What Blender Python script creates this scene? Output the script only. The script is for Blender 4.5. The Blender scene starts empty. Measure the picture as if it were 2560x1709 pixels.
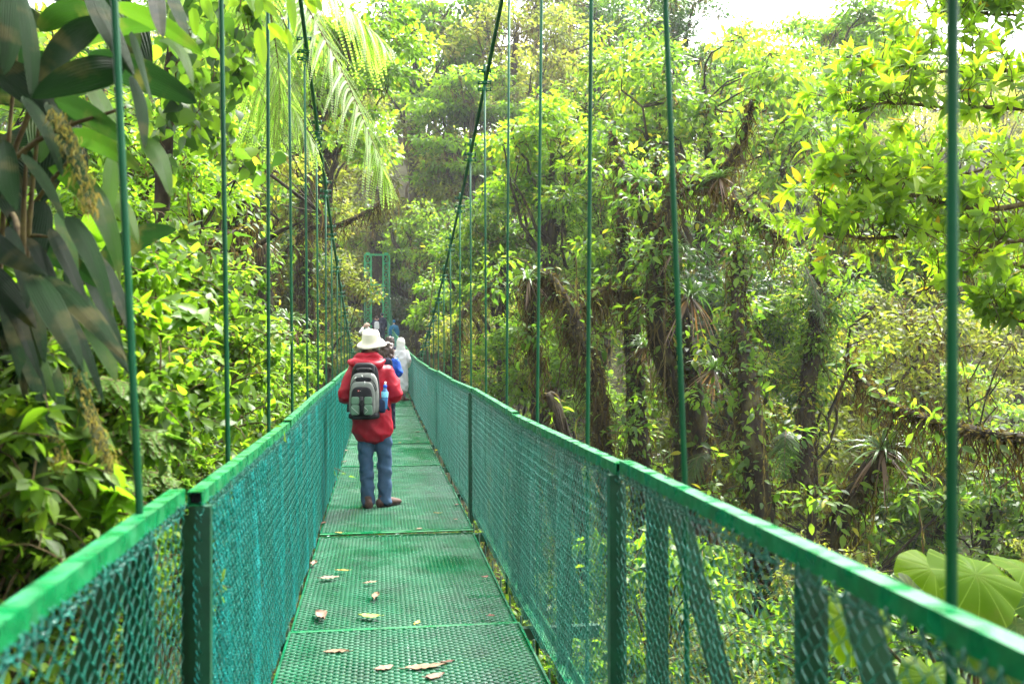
import bpy, bmesh, math, random
import numpy as np
from mathutils import Vector, Matrix, Euler

random.seed(7)
rng = np.random.default_rng(7)
SC = bpy.context.scene
COL = SC.collection
PI = math.pi

# ------------------------------------------------------------------ camera model (used to survey the photograph)
FPX = 2300.0
YAW = math.atan(331 / FPX)
PITCH = -math.atan(22.5 / FPX)
CAM = Vector((0, 0, 1.75))
CROT = Euler((PI / 2 + PITCH, 0, -YAW)).to_matrix()


def at(px, py, d):
    """the place seen at photo pixel (px, py), d metres in front of the lens"""
    return CROT @ Vector(((px - 1280) / FPX * d, -(py - 854.5) / FPX * d, -d)) + CAM


def sm(a, b, x):
    t = np.clip((np.asarray(x, float) - a) / (b - a), 0, 1)
    return t * t * (3 - 2 * t)


def unit(a):
    a = np.asarray(a, float)
    return a / np.maximum(np.linalg.norm(a, axis=-1, keepdims=True), 1e-9)


def rvec(n, r):
    return unit(r.normal(size=(n, 3)))


# ------------------------------------------------------------------ geometry collector
class Geo:
    def __init__(s):
        s.v, s.q, s.t, s.ti, s.uv, s.n = [], [], [], [], [], 0

    def add(s, V, Q=None, T=None, tint=0.5, uv=None):
        V = np.asarray(V, float).reshape(-1, 3)
        k = len(V)
        s.v.append(V)
        if Q is not None and len(Q):
            s.q.append(np.asarray(Q, int).reshape(-1, 4) + s.n)
        if T is not None and len(T):
            s.t.append(np.asarray(T, int).reshape(-1, 3) + s.n)
        s.ti.append(np.broadcast_to(np.asarray(tint, float), (k,)))
        s.uv.append(np.zeros((k, 3)) if uv is None else np.asarray(uv, float).reshape(-1, 3))
        s.n += k

    def mesh(s, name, mat, smooth=True, origin=(0, 0, 0)):
        V = np.concatenate(s.v) - np.asarray(origin, float)
        Q = np.concatenate(s.q) if s.q else np.zeros((0, 4), int)
        T = np.concatenate(s.t) if s.t else np.zeros((0, 3), int)
        me = bpy.data.meshes.new(name)
        me.vertices.add(len(V))
        me.vertices.foreach_set('co', V.astype(np.float32).ravel())
        nl = Q.size + T.size
        me.loops.add(nl)
        me.loops.foreach_set('vertex_index', np.concatenate([Q.ravel(), T.ravel()]).astype(np.int32))
        me.polygons.add(len(Q) + len(T))
        st = np.concatenate([np.arange(len(Q)) * 4, Q.size + np.arange(len(T)) * 3]).astype(np.int32)
        me.polygons.foreach_set('loop_start', st)
        me.polygons.foreach_set('use_smooth', np.full(len(st), bool(smooth)))
        a = me.attributes.new('tint', 'FLOAT', 'POINT')
        a.data.foreach_set('value', np.concatenate(s.ti).astype(np.float32))
        a = me.attributes.new('luv', 'FLOAT_VECTOR', 'POINT')
        a.data.foreach_set('vector', np.concatenate(s.uv).astype(np.float32).ravel())
        me.update(calc_edges=True)
        me.validate()
        if mat:
            me.materials.append(mat)
        return me

    def build(s, name, mat, parent=None, smooth=True, world=True):
        """world: the vertices are in world space and the parent stands unrotated at its location"""
        org = tuple(parent.location) if (parent and world) else (0, 0, 0)
        o = bpy.data.objects.new(name, s.mesh(name, mat, smooth, org))
        COL.objects.link(o)
        if parent:
            o.parent = parent
        return o


def tag(o, label=None, cat=None, group=None, kind=None):
    if label: o['label'] = label
    if cat: o['category'] = cat
    if group: o['group'] = group
    if kind: o['kind'] = kind
    return o


def thing(name, loc, label, cat, group=None, rz=0):
    o = bpy.data.objects.new(name, None)
    COL.objects.link(o)
    o.location = loc
    o.rotation_euler = (0, 0, rz)
    o.empty_display_size = 0.1
    return tag(o, label, cat, group)


def copy_tree(o, parent=None):
    c = o.copy()
    COL.objects.link(c)
    if parent is not None:
        c.parent = parent
    for ch in list(o.children):
        copy_tree(ch, c)
    return c


# ------------------------------------------------------------------ primitive shapes
def frames(P):
    P = np.asarray(P, float)
    T = unit(np.gradient(P, axis=0))
    ref = np.array([0, 0, 1.0]) if abs(T[0][2]) < 0.9 else np.array([1.0, 0, 0])
    A = np.zeros_like(P)
    a = np.cross(ref, T[0])
    for i in range(len(P)):
        a = a - T[i] * np.dot(a, T[i])
        a = a / max(np.linalg.norm(a), 1e-9)
        A[i] = a
    return T, A, np.cross(T, A)


def tube(g, P, R, sides=6, tint=0.5, cap=True, squash=None):
    P = np.asarray(P, float)
    k = len(P)
    R = np.broadcast_to(np.asarray(R, float), (k,))
    T, A, B = frames(P)
    th = np.arange(sides) * 2 * PI / sides
    ca, sa = np.cos(th), np.sin(th)
    V = P[:, None] + R[:, None, None] * (ca[None, :, None] * A[:, None] + sa[None, :, None] * B[:, None])
    i = np.arange(k - 1)[:, None] * sides
    j = np.arange(sides)[None]
    jn = (j + 1) % sides
    Q = np.stack([i + j, i + jn, i + sides + jn, i + sides + j], -1).reshape(-1, 4)
    V = V.reshape(-1, 3)
    L = np.concatenate([[0], np.cumsum(np.linalg.norm(np.diff(P, axis=0), axis=1))])
    uv = np.stack([np.tile(th / (2 * PI), k), np.repeat(L, sides), np.zeros(k * sides)], -1)
    Tt = None
    if cap:
        V = np.concatenate([V, P[:1], P[-1:]])
        uv = np.concatenate([uv, np.zeros((2, 3))])
        a, b = k * sides, k * sides + 1
        jj = np.arange(sides)
        jn1 = (jj + 1) % sides
        Tt = np.concatenate([np.stack([np.full(sides, a), jn1, jj], -1),
                             np.stack([np.full(sides, b), (k - 1) * sides + jj, (k - 1) * sides + jn1], -1)])
        if np.ndim(tint):
            tint = np.concatenate([np.repeat(tint, sides), [tint[0], tint[-1]]])
    elif np.ndim(tint):
        tint = np.repeat(tint, sides)
    g.add(V, Q, Tt, tint, uv)


BOXQ = np.array([[0, 3, 2, 1], [4, 5, 6, 7], [0, 1, 5, 4], [1, 2, 6, 5], [2, 3, 7, 6], [3, 0, 4, 7]])


def bar(g, a, b, w, h, up=(0, 0, 1), tint=0.5):
    """square bar from a to b, w wide across, h along up"""
    a, b = np.asarray(a, float), np.asarray(b, float)
    t = unit(b - a)
    s = np.cross(t, np.asarray(up, float))
    if np.linalg.norm(s) < 1e-4:
        s = np.cross(t, np.array([1.0, 0, 0]))
    s = unit(s)
    u = np.cross(s, t)
    V = []
    for p in (a, b):
        V += [p - s * w / 2 - u * h / 2, p + s * w / 2 - u * h / 2, p + s * w / 2 + u * h / 2, p - s * w / 2 + u * h / 2]
    g.add(V, BOXQ, None, tint)


def box(g, c, size, tint=0.5):
    x, y, z = np.asarray(size, float) / 2
    V = np.array([[-x, -y, -z], [x, -y, -z], [x, y, -z], [-x, y, -z], [-x, -y, z], [x, -y, z], [x, y, z], [-x, y, z]]) + np.asarray(c, float)
    g.add(V, BOXQ, None, tint)


def spline(P, n):
    """Catmull-Rom through the points P, n samples"""
    P = np.asarray(P, float)
    if len(P) == 2:
        return P[0] + (P[1] - P[0]) * np.linspace(0, 1, n)[:, None]
    Q = np.concatenate([[2 * P[0] - P[1]], P, [2 * P[-1] - P[-2]]])
    u = np.linspace(0, len(P) - 1 - 1e-6, n)
    i = u.astype(int)
    t = (u - i)[:, None]
    a, b, c, d = Q[i], Q[i + 1], Q[i + 2], Q[i + 3]
    return 0.5 * (2 * b + (c - a) * t + (2 * a - 5 * b + 4 * c - d) * t ** 2 + (3 * b - a - 3 * c + d) * t ** 3)


# ------------------------------------------------------------------ leaves (vectorised)
LEAF = {
    'hi': ([0, .12, .3, .52, .75, 1.0], [.06, .55, .95, 1.0, .62, .02]),
    'mid': ([0, .3, .66, 1.0], [.08, .95, .8, .02]),
    'heart': ([-.12, .06, .3, .6, 1.0], [.45, .95, 1.0, .62, .02]),
    'strap': ([0, .2, .45, .7, .9, 1.0], [.5, .8, 1.0, .85, .4, .03]),
    'low': ([0, .45, 1.0], [.06, 1.0, .03]),
}


def leaves(g, P, D, N, L, W, tint, shape='mid', droop=0.2, fold=0.22):
    P = np.asarray(P, float); D = unit(D); N = np.asarray(N, float)
    n = len(P)
    if n == 0: return
    S = unit(np.cross(D, N)); N = np.cross(S, D)
    L = np.broadcast_to(np.asarray(L, float), (n,)); W = np.broadcast_to(np.asarray(W, float), (n,))
    droop = np.broadcast_to(np.asarray(droop, float), (n,)); fold = np.broadcast_to(np.asarray(fold, float), (n,))
    t, w = map(np.array, LEAF[shape])
    r = len(t)
    C = P[:, None] + D[:, None] * (L[:, None] * t)[..., None] - N[:, None] * (L[:, None] * droop[:, None] * (np.clip(t, 0, 1) ** 2))[..., None]
    off = S[:, None] * (W[:, None] * w * .5)[..., None]
    up = N[:, None] * (W[:, None] * w * .5 * fold[:, None])[..., None]
    V = np.stack([C - off + up, C, C + off + up], 2)          # n, r, 3, 3
    base = (np.arange(n) * r * 3)[:, None, None]
    i = (np.arange(r - 1) * 3)[None, :, None]
    j = np.arange(2)[None, None]
    Q = np.stack([base + i + j, base + i + j + 1, base + i + 3 + j + 1, base + i + 3 + j], -1).reshape(-1, 4)
    tt = np.repeat(np.broadcast_to(np.asarray(tint, float), (n,)), r * 3)
    uv = np.zeros((n, r, 3, 3))
    uv[..., 0] = np.array([-1, 0, 1])[None, None] * np.maximum(w, .1)[None, :, None]
    uv[..., 1] = t[None, :, None]
    uv[..., 2] = rng.random(n)[:, None, None]
    g.add(V.reshape(-1, 3), Q, None, tt, uv.reshape(-1, 3))


def tris_leaves(g, P, D, N, L, W, tint):
    """two-triangle folded leaves for things far off"""
    D = unit(D); n = len(P)
    S = unit(np.cross(D, N)); N = np.cross(S, D)
    L = np.broadcast_to(np.asarray(L, float), (n,))[:, None]; W = np.broadcast_to(np.asarray(W, float), (n,))[:, None]
    M = P + D * L * .45 + N * W * .12
    V = np.stack([P, M - S * W * .5, P + D * L - N * L * .12, M + S * W * .5], 1)
    b = np.arange(n)[:, None] * 4
    T = np.concatenate([b + np.array([[0, 2, 1]]), b + np.array([[0, 3, 2]])])
    g.add(V.reshape(-1, 3), None, T, np.repeat(np.broadcast_to(np.asarray(tint, float), (n,)), 4))


def strips(g, P, length, width, tint, r, segs=3, sway=.15):
    """hanging wisps of moss"""
    n = len(P)
    if n == 0: return
    a = r.random(n) * 2 * PI
    S = np.stack([np.cos(a), np.sin(a), np.zeros(n)], -1)
    length = np.broadcast_to(np.asarray(length, float), (n,)); width = np.broadcast_to(np.asarray(width, float), (n,))
    t = np.linspace(0, 1, segs + 1)
    sw = np.cumsum(r.normal(size=(n, segs + 1, 2)), 1) * sway / segs
    C = np.repeat(np.asarray(P, float)[:, None], segs + 1, 1).copy()
    C[..., 2] -= length[:, None] * t
    C[..., :2] += sw * length[:, None, None]
    w = width[:, None] * (1 - .75 * t) * .5
    V = np.stack([C - S[:, None] * w[..., None], C + S[:, None] * w[..., None]], 2)
    b = (np.arange(n) * (segs + 1) * 2)[:, None]
    i = np.arange(segs)[None] * 2
    Q = np.stack([b + i, b + i + 1, b + i + 3, b + i + 2], -1).reshape(-1, 4)
    g.add(V.reshape(-1, 3), Q, None, np.repeat(np.broadcast_to(tint, (n,)), (segs + 1) * 2))


# ------------------------------------------------------------------ materials
def nmat(name):
    m = bpy.data.materials.new(name)
    m.use_nodes = True
    nt = m.node_tree
    nt.nodes.clear()
    out = nt.nodes.new('ShaderNodeOutputMaterial')
    return m, nt, nt.nodes, nt.links, out


def ramp(nt, stops):
    r = nt.nodes.new('ShaderNodeValToRGB')
    el = r.color_ramp.elements
    while len(el) < len(stops):
        el.new(0.5)
    for e, (p, c) in zip(el, stops):
        e.position = p
        e.color = (*c, 1)
    return r


def leaf_mat(name, stops, trans=0.5, tgain=2.0, rough=0.35, spec=0.5, veins=0, vein_dir='x', spots=0, vb=.5, vein_col=None):
    m, nt, N, L, out = nmat(name)
    a = N.new('ShaderNodeAttribute'); a.attribute_name = 'tint'
    r = ramp(nt, stops)
    info = N.new('ShaderNodeObjectInfo')
    ad = N.new('ShaderNodeMath'); ad.operation = 'MULTIPLY_ADD'
    L.new(info.outputs['Random'], ad.inputs[0]); ad.inputs[1].default_value = 0.12
    sb = N.new('ShaderNodeMath'); sb.operation = 'SUBTRACT'; L.new(a.outputs['Fac'], sb.inputs[0]); sb.inputs[1].default_value = 0.06
    L.new(sb.outputs[0], ad.inputs[2])
    L.new(ad.outputs[0], r.inputs[0])
    col = r.outputs[0]
    bump = None
    uvn = N.new('ShaderNodeAttribute'); uvn.attribute_name = 'luv'
    if spots:
        nz = N.new('ShaderNodeTexNoise'); nz.inputs['Scale'].default_value = 7; nz.inputs['Detail'].default_value = 6
        geo = N.new('ShaderNodeNewGeometry'); L.new(geo.outputs['Position'], nz.inputs['Vector'])
        rr = ramp(nt, [(0.52, (0, 0, 0)), (0.66, (1, 1, 1))]); L.new(nz.outputs['Fac'], rr.inputs[0])
        ml = N.new('ShaderNodeMath'); ml.operation = 'MULTIPLY'; L.new(rr.outputs[0], ml.inputs[0]); ml.inputs[1].default_value = spots
        mx = N.new('ShaderNodeMixRGB'); L.new(ml.outputs[0], mx.inputs[0]); L.new(col, mx.inputs[1]); mx.inputs[2].default_value = (.16, .12, .05, 1)
        col = mx.outputs[0]
    if veins:
        sp = N.new('ShaderNodeSeparateXYZ'); L.new(uvn.outputs['Vector'], sp.inputs[0])
        mu = N.new('ShaderNodeMath'); mu.operation = 'MULTIPLY'
        if vein_dir == 'x':
            L.new(sp.outputs['X'], mu.inputs[0])
        else:                                                     # herringbone side veins
            ab = N.new('ShaderNodeMath'); ab.operation = 'ABSOLUTE'; L.new(sp.outputs['X'], ab.inputs[0])
            s2 = N.new('ShaderNodeMath'); s2.operation = 'MULTIPLY_ADD'; L.new(ab.outputs[0], s2.inputs[0]); s2.inputs[1].default_value = -.22; L.new(sp.outputs['Y'], s2.inputs[2])
            L.new(s2.outputs[0], mu.inputs[0])
        mu.inputs[1].default_value = veins
        si = N.new('ShaderNodeMath'); si.operation = 'SINE'; L.new(mu.outputs[0], si.inputs[0])
        bump = N.new('ShaderNodeBump'); bump.inputs['Strength'].default_value = vb; bump.inputs['Distance'].default_value = .004
        L.new(si.outputs[0], bump.inputs['Height'])
        if vein_col:
            gt = N.new('ShaderNodeMapRange'); L.new(si.outputs[0], gt.inputs[0]); gt.inputs[1].default_value = .965; gt.inputs[2].default_value = 1; gt.inputs[4].default_value = .7
            mv = N.new('ShaderNodeMixRGB'); L.new(gt.outputs[0], mv.inputs[0]); L.new(col, mv.inputs[1]); mv.inputs[2].default_value = (*vein_col, 1)
            col = mv.outputs[0]
    p = N.new('ShaderNodeBsdfPrincipled')
    p.inputs['Roughness'].default_value = rough
    p.inputs['Specular IOR Level'].default_value = spec
    L.new(col, p.inputs['Base Color'])
    t = N.new('ShaderNodeBsdfTranslucent')
    tg = N.new('ShaderNodeMixRGB'); tg.blend_type = 'MULTIPLY'; tg.inputs[0].default_value = 1
    L.new(col, tg.inputs[1]); tg.inputs[2].default_value = (tgain * 1.0, tgain, tgain * .55, 1)
    L.new(tg.outputs[0], t.inputs['Color'])
    if bump:
        L.new(bump.outputs[0], p.inputs['Normal'])
    mix = N.new('ShaderNodeMixShader'); mix.inputs[0].default_value = trans
    L.new(p.outputs[0], mix.inputs[1]); L.new(t.outputs[0], mix.inputs[2])
    L.new(mix.outputs[0], out.inputs['Surface'])
    return m


def noise_mat(name, stops, scale=8, rough=0.6, spec=0.4, bump=0.3, detail=6, metallic=0, coord='Object', stretch=None, dist=.02, rough_var=0, use_tint=0):
    m, nt, N, L, out = nmat(name)
    tc = N.new('ShaderNodeTexCoord')
    vec = tc.outputs[coord]
    if stretch:
        mp = N.new('ShaderNodeMapping'); mp.inputs['Scale'].default_value = stretch
        L.new(vec, mp.inputs[0]); vec = mp.outputs[0]
    nz = N.new('ShaderNodeTexNoise'); nz.inputs['Scale'].default_value = scale; nz.inputs['Detail'].default_value = detail
    nz.inputs['Roughness'].default_value = .65
    L.new(vec, nz.inputs['Vector'])
    fac = nz.outputs['Fac']
    if use_tint:
        a = N.new('ShaderNodeAttribute'); a.attribute_name = 'tint'
        ad = N.new('ShaderNodeMath'); ad.operation = 'MULTIPLY_ADD'; L.new(a.outputs['Fac'], ad.inputs[0]); ad.inputs[1].default_value = use_tint; 
        s2 = N.new('ShaderNodeMath'); s2.operation = 'SUBTRACT'; L.new(fac, s2.inputs[0]); s2.inputs[1].default_value = use_tint * .5
        L.new(s2.outputs[0], ad.inputs[2]); fac = ad.outputs[0]
    r = ramp(nt, stops); L.new(fac, r.inputs[0])
    p = N.new('ShaderNodeBsdfPrincipled')
    p.inputs['Roughness'].default_value = rough; p.inputs['Specular IOR Level'].default_value = spec
    p.inputs['Metallic'].default_value = metallic
    L.new(r.outputs[0], p.inputs['Base Color'])
    if rough_var:
        n3 = N.new('ShaderNodeTexNoise'); n3.inputs['Scale'].default_value = scale * .6; L.new(vec, n3.inputs['Vector'])
        rm = N.new('ShaderNodeMapRange'); L.new(n3.outputs['Fac'], rm.inputs[0]); rm.inputs[1].default_value = .35; rm.inputs[2].default_value = .65
        rm.inputs[3].default_value = max(.05, rough - rough_var); rm.inputs[4].default_value = rough + rough_var
        L.new(rm.outputs[0], p.inputs['Roughness'])
    if bump:
        b = N.new('ShaderNodeBump'); b.inputs['Strength'].default_value = bump; b.inputs['Distance'].default_value = dist
        L.new(nz.outputs['Fac'], b.inputs['Height']); L.new(b.outputs[0], p.inputs['Normal'])
    L.new(p.outputs[0], out.inputs['Surface'])
    return m
# ------------------------------------------------------------------ camera, world, sun
cd = bpy.data.cameras.new('camera'); cam = bpy.data.objects.new('camera', cd); COL.objects.link(cam)
cam.location = CAM; cam.rotation_euler = CROT.to_euler()
cd.sensor_width = 36; cd.lens = FPX / 2560 * 36
cd.clip_start = 0.05; cd.clip_end = 3000
cd.dof.use_dof = True; cd.dof.focus_distance = 10.5; cd.dof.aperture_fstop = 3.2
SC.camera = cam

SUN_EL, SUN_AZ = math.radians(58), math.radians(38)      # azimuth clockwise from +Y (ahead), light from ahead-right
w = bpy.data.worlds.new('World'); SC.world = w; w.use_nodes = True
nt = w.node_tree; nt.nodes.clear()
sky = nt.nodes.new('ShaderNodeTexSky'); sky.sky_type = 'NISHITA'; sky.sun_disc = False
sky.sun_elevation = SUN_EL; sky.sun_rotation = SUN_AZ; sky.dust_density = 4; sky.air_density = 1.0; sky.altitude = 1400
hs = nt.nodes.new('ShaderNodeHueSaturation'); hs.inputs['Saturation'].default_value = .12      # thin white overcast
bg = nt.nodes.new('ShaderNodeBackground'); bg.inputs['Strength'].default_value = 0.15
wo = nt.nodes.new('ShaderNodeOutputWorld')
nt.links.new(sky.outputs[0], hs.inputs['Color']); nt.links.new(hs.outputs[0], bg.inputs[0]); nt.links.new(bg.outputs[0], wo.inputs[0])

sd = bpy.data.lights.new('sun', 'SUN'); sd.energy = 2.2; sd.angle = math.radians(18); sd.color = (1, .965, .9)
sun = bpy.data.objects.new('sun', sd); COL.objects.link(sun)
dirv = Vector((math.sin(SUN_AZ) * math.cos(SUN_EL), math.cos(SUN_AZ) * math.cos(SUN_EL), math.sin(SUN_EL)))
sun.rotation_euler = dirv.to_track_quat('Z', 'Y').to_euler()
sun.location = dirv * 60

SC.view_settings.view_transform = 'Standard'; SC.view_settings.look = 'None'
SC.view_settings.exposure = 3.15; SC.view_settings.gamma = 1
SC.render.engine = 'CYCLES'
cy = SC.cycles
cy.max_bounces = 6; cy.diffuse_bounces = 3; cy.glossy_bounces = 2; cy.transmission_bounces = 4; cy.volume_bounces = 0
cy.transparent_max_bounces = 6
cy.caustics_reflective = False; cy.caustics_refractive = False
cy.sample_clamp_indirect = 4
cy.use_denoising = True
cy.use_adaptive_sampling = True; cy.adaptive_threshold = 0.015
try:
    cy.denoiser = 'OPENIMAGEDENOISE'; cy.denoising_input_passes = 'RGB_ALBEDO_NORMAL'; cy.denoising_prefilter = 'ACCURATE'
except Exception:
    pass

# ------------------------------------------------------------------ terrain
def prof(y):
    """height of the walkway along the bridge"""
    return np.interp(y, [-6, 0, 1.5, 3.6, 6, 9, 11.6, 14.3, 17.3, 23, 26.6, 31, 40, 50, 65, 80],
                     [.3, .1, .085, .05, 0, 0, -.05, -.06, -.10, -.10, -.06, .04, .3, .7, 1.43, 1.6])


def drift(y):
    """the far end of the bridge swings a little to the left"""
    return -.34 * sm(28, 66, y)


def terrain(x, y):
    x = np.asarray(x, float); y = np.asarray(y, float)
    v = np.interp(y, [-40, -4, 6, 20, 34, 48, 60, 66, 72, 110, 160, 400], [2, .5, -4.5, -9, -10.5, -8, -2, 1.0, 2.2, 21, 36, 60])
    near = 1 - sm(9.5, 18, y)
    left = near * (sm(.6, 4.6, -x) * (7.0 - .22 * np.clip(y, 0, 12)) * (1 - sm(-20, -3, -y) * 0))
    side = .34 * np.clip(-x - 7, 0, 90) * sm(4, 30, y) + .22 * np.clip(x - 24, 0, 120)
    far = sm(66, 110, y)
    side = side * (1 - far * .6)
    gap = -.05 * np.clip(x - 12, 0, 60) * far            # the ridge drops to the right: sky shows there
    b = .5 * np.sin(x * .31 + 1.3) * np.cos(y * .27) + .22 * np.sin(x * .9 + y * .7)
    return v + left + side + gap + b * sm(1.5, 6, np.abs(x))


# ------------------------------------------------------------------ materials of the bridge
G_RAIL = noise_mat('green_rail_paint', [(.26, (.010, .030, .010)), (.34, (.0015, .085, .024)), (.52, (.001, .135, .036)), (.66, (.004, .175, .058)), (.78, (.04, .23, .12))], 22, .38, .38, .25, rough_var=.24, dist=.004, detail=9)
G_TOWER = noise_mat('tower_green_brightened', [(.3, (.002, .22, .065)), (.7, (.006, .34, .11))], 4, .35, .5, .05, dist=.004)  # bridge green brightened in the colour to make up for the tower's shade
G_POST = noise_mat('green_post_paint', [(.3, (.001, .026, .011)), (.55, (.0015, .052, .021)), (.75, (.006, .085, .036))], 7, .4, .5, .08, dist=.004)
G_DECK = noise_mat('green_deck_paint', [(.3, (.001, .055, .019)), (.5, (.002, .10, .036)), (.7, (.008, .145, .060))], 4, .24, .8, .06, rough_var=.12, dist=.003)
G_CABLE = noise_mat('green_cable_paint', [(.3, (.0005, .045, .016)), (.6, (.001, .085, .030)), (.8, (.001, .08, .045))], 3, .5, .25, .1, dist=.003, stretch=(3, 3, .5))
G_MESH = noise_mat('green_wire', [(.3, (.002, .09, .06)), (.6, (.004, .17, .12)), (.8, (.03, .27, .22))], 6, .3, .6, 0, coord='Object')
G_WIRE = noise_mat('dark_green_wire', [(.3, (.001, .035, .022)), (.6, (.002, .075, .05)), (.8, (.02, .13, .11))], 6, .25, .6, 0, coord='Object')
T_NET = noise_mat('turquoise_net', [(.25, (.004, .16, .12)), (.5, (.005, .34, .31)), (.75, (.03, .46, .46))], 5, .35, .5, 0)
BLACK = noise_mat('hollow_shade', [(.3, (.004, .006, .006)), (.7, (.01, .012, .012))], 5, .8, .2, 0)

XL, XR = -.545, .89          # railing planes
DL, DR = -.507, .81          # walkway edges
RH = 1.22
bridge = thing('suspension_bridge', (.17, 0, 0), 'long green hanging footbridge with grating floor, wire mesh sides and steel cables', 'bridge')


def bpart(g, name, mat, smooth=False):
    return g.build(name, mat, bridge, smooth)


# ---- grating panels: expanded metal sheets
def grating(L):
    g = Geo()
    W = DR - DL
    nc, pitch = 22, .0245
    cw = W / nc
    rows = int(L / pitch)
    xs = np.arange(nc * 2 + 1) * cw / 2
    zig = np.where(np.arange(len(xs)) % 2 == 0, 1.0, -1.0)
    for i in range(rows):
        s = 1 if i % 2 == 0 else -1
        y = i * pitch + s * zig * pitch * .46
        a = np.stack([xs, y - .0044, np.full(len(xs), -.0052)], -1)
        b = np.stack([xs, y + .0044, np.full(len(xs), .0042)], -1)
        V = np.concatenate([a, b])
        k = len(xs)
        j = np.arange(k - 1)
        g.add(V, np.stack([j, j + 1, k + j + 1, k + j], -1))
        xn = xs[(0 if s < 0 else 1)::2]                            # the flats where two strands meet
        c = np.stack([xn, np.full(len(xn), i * pitch + pitch * .5 + s * 0), np.full(len(xn), .0045)], -1)
        q = np.array([[-.006, -.007, 0], [.006, -.007, 0], [.006, .007, .001], [-.006, .007, .001]])
        V = (c[:, None] + q[None]).reshape(-1, 3)
        g.add(V, np.arange(len(V)).reshape(-1, 4))
    box(g, (W / 2, .018, -.004), (W, .036, .021)); box(g, (W / 2, L - .006, -.008), (W, .012, .026))
    for x in (0.0, W):
        box(g, (x, L / 2, -.004), (.012, L, .03))
    return g


PANEL_L = 2.6
gr_mesh = grating(PANEL_L).mesh('floor_panel', G_DECK, False)
seams = [-2.4, .15, 2.78, 5.4, 8.07, 10.25, 12.5, 15.2]
while seams[-1] < 64: seams.append(seams[-1] + 2.65)
for k, (a, b) in enumerate(zip(seams[:-1], seams[1:])):
    za, zb = float(prof(a)), float(prof(b))
    o = bpy.data.objects.new('floor_panel', gr_mesh); COL.objects.link(o); o.parent = bridge
    o.location = (DL + float(drift(a)) - bridge.location.x, a + .028, za + (0 if k % 2 else .010))
    ov = 1.0 + (.42 / PANEL_L if k % 2 == 0 else 0.02)
    o.scale = (1, (b - a - .075) / PANEL_L * (ov if k in (4, 6, 10) else 1), 1)
    o.rotation_euler = (math.atan2(zb - za, b - a) + [.003, -.004, .006, -.003, .004][k % 5], [.004, -.006, .002][k % 3], math.atan2(-(float(drift(b)) - float(drift(a))), b - a))
# cross beams and edge runners below the floor
for k, a in enumerate(seams):
    g = Geo()
    z = float(prof(a)) - .06; dx = float(drift(a))
    bar(g, (XL - .42 + dx, a + .03, z), (XR + .42 + dx, a + .03, z), .05, .07)
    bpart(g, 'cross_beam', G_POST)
    g = Geo(); jz = float(prof(a)) + .017
    bar(g, (DL - .004 + dx, a - .020, jz), (DR + .004 + dx, a - .024, jz + .002), .042, .008); bar(g, (DL + dx, a + .012, jz - .03), (DR + dx, a + .012, jz - .03), .026, .006, tint=0)
    bpart(g, 'joint_strip', G_RAIL)
for X in (DL + .06, DR - .06, (DL + DR) / 2):
    g = Geo()
    P = [(X + drift(y), y, prof(y) - .05) for y in np.arange(-3, 65, 1.3)]
    for p, q in zip(P[:-1], P[1:]): bar(g, p, q, .03, .05)
    bpart(g, 'floor_runner', G_POST)

# ---- wire mesh (chain link) and the finer netting, both real wires
def chain(L, H, cell=.052, r=.0017, sag=.006, seed=0, wrinkle=0.0, sides=3):
    g = Geo()
    c = cell / 2
    per = int(H / cell)
    t = np.arange(per * 6 + 1) / 6
    rr = np.random.default_rng(seed)
    ph = rr.random(6) * 6
    for k in range(int(L / c)):
        u = t + .5 * (k % 2)
        f = .5 - .5 * np.cos(2 * PI * u)
        y = k * c + c * 1.06 * f + rr.normal() * .0025 + .004 * np.sin(t * .7 + k)
        z = H - t * cell
        x = .0035 * np.sin(2 * PI * u)
        if wrinkle:
            x = x + wrinkle * (np.sin(y * 7 + ph[0] + z * 1.5) * np.sin(z * 3.1 + ph[1]) + .6 * np.sin(y * 17 + ph[2] + z * 3) + .4 * np.sin(y * 29 + z * 11 + ph[3]))
        tube(g, np.stack([x, y, z], -1), r, sides, .5, cap=False)
    return g


SEC = 2.75
HM = RH - .05
mesh_chain = chain(SEC, HM - .02, .066, .0019, seed=1).mesh('wire_mesh', G_MESH, True)
mesh_fine = chain(SEC, HM - .02, .052, .0016, seed=2, wrinkle=.002).mesh('wire_mesh', G_MESH, True)
net_thin = chain(SEC, HM - .03, .036, .0010, seed=19, wrinkle=.008).mesh('netting', G_MESH, True)
nets = [chain(SEC, HM - .03, .034, .0014, seed=10 + i, wrinkle=.009).mesh('netting', T_NET, True) for i in range(2)]
mesh_far = chain(SEC, HM - .02, .075, .0028, seed=3).mesh('wire_mesh', G_MESH, True)
net_far = chain(SEC, HM - .03, .06, .0022, seed=14, wrinkle=.009).mesh('netting', T_NET, True)
# lacing of twisted wire that ties the mesh to the handrail
g = Geo()
lr = np.random.default_rng(77)
tt = np.linspace(0, SEC / .05, int(SEC / .05) * 10)
yj = np.interp(tt, np.arange(0, SEC / .05 + 2), (np.arange(0, SEC / .05 + 2) + lr.normal(size=len(np.arange(0, SEC / .05 + 2))) * .16) * .05)
am = np.interp(tt, np.arange(0, SEC / .05 + 2), lr.uniform(.6, 1.25, len(np.arange(0, SEC / .05 + 2))))
for ph, rr_ in ((0, .0022), (2.4, .0018)):
    tube(g, np.stack([.010 * am * np.sin(2 * PI * tt + ph), yj + .012 * np.sin(4 * PI * tt + ph), HM - .002 + .017 * am * np.cos(2 * PI * tt + ph)], -1), rr_, 4, cap=False)
tube(g, np.stack([.004 * np.sin(tt * 9), yj, HM - .022 + .004 * np.sin(tt * 2.7)], -1), .0026, 4, cap=False)
mesh_lace = g.mesh('lacing_wire', G_MESH, True)


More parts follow.
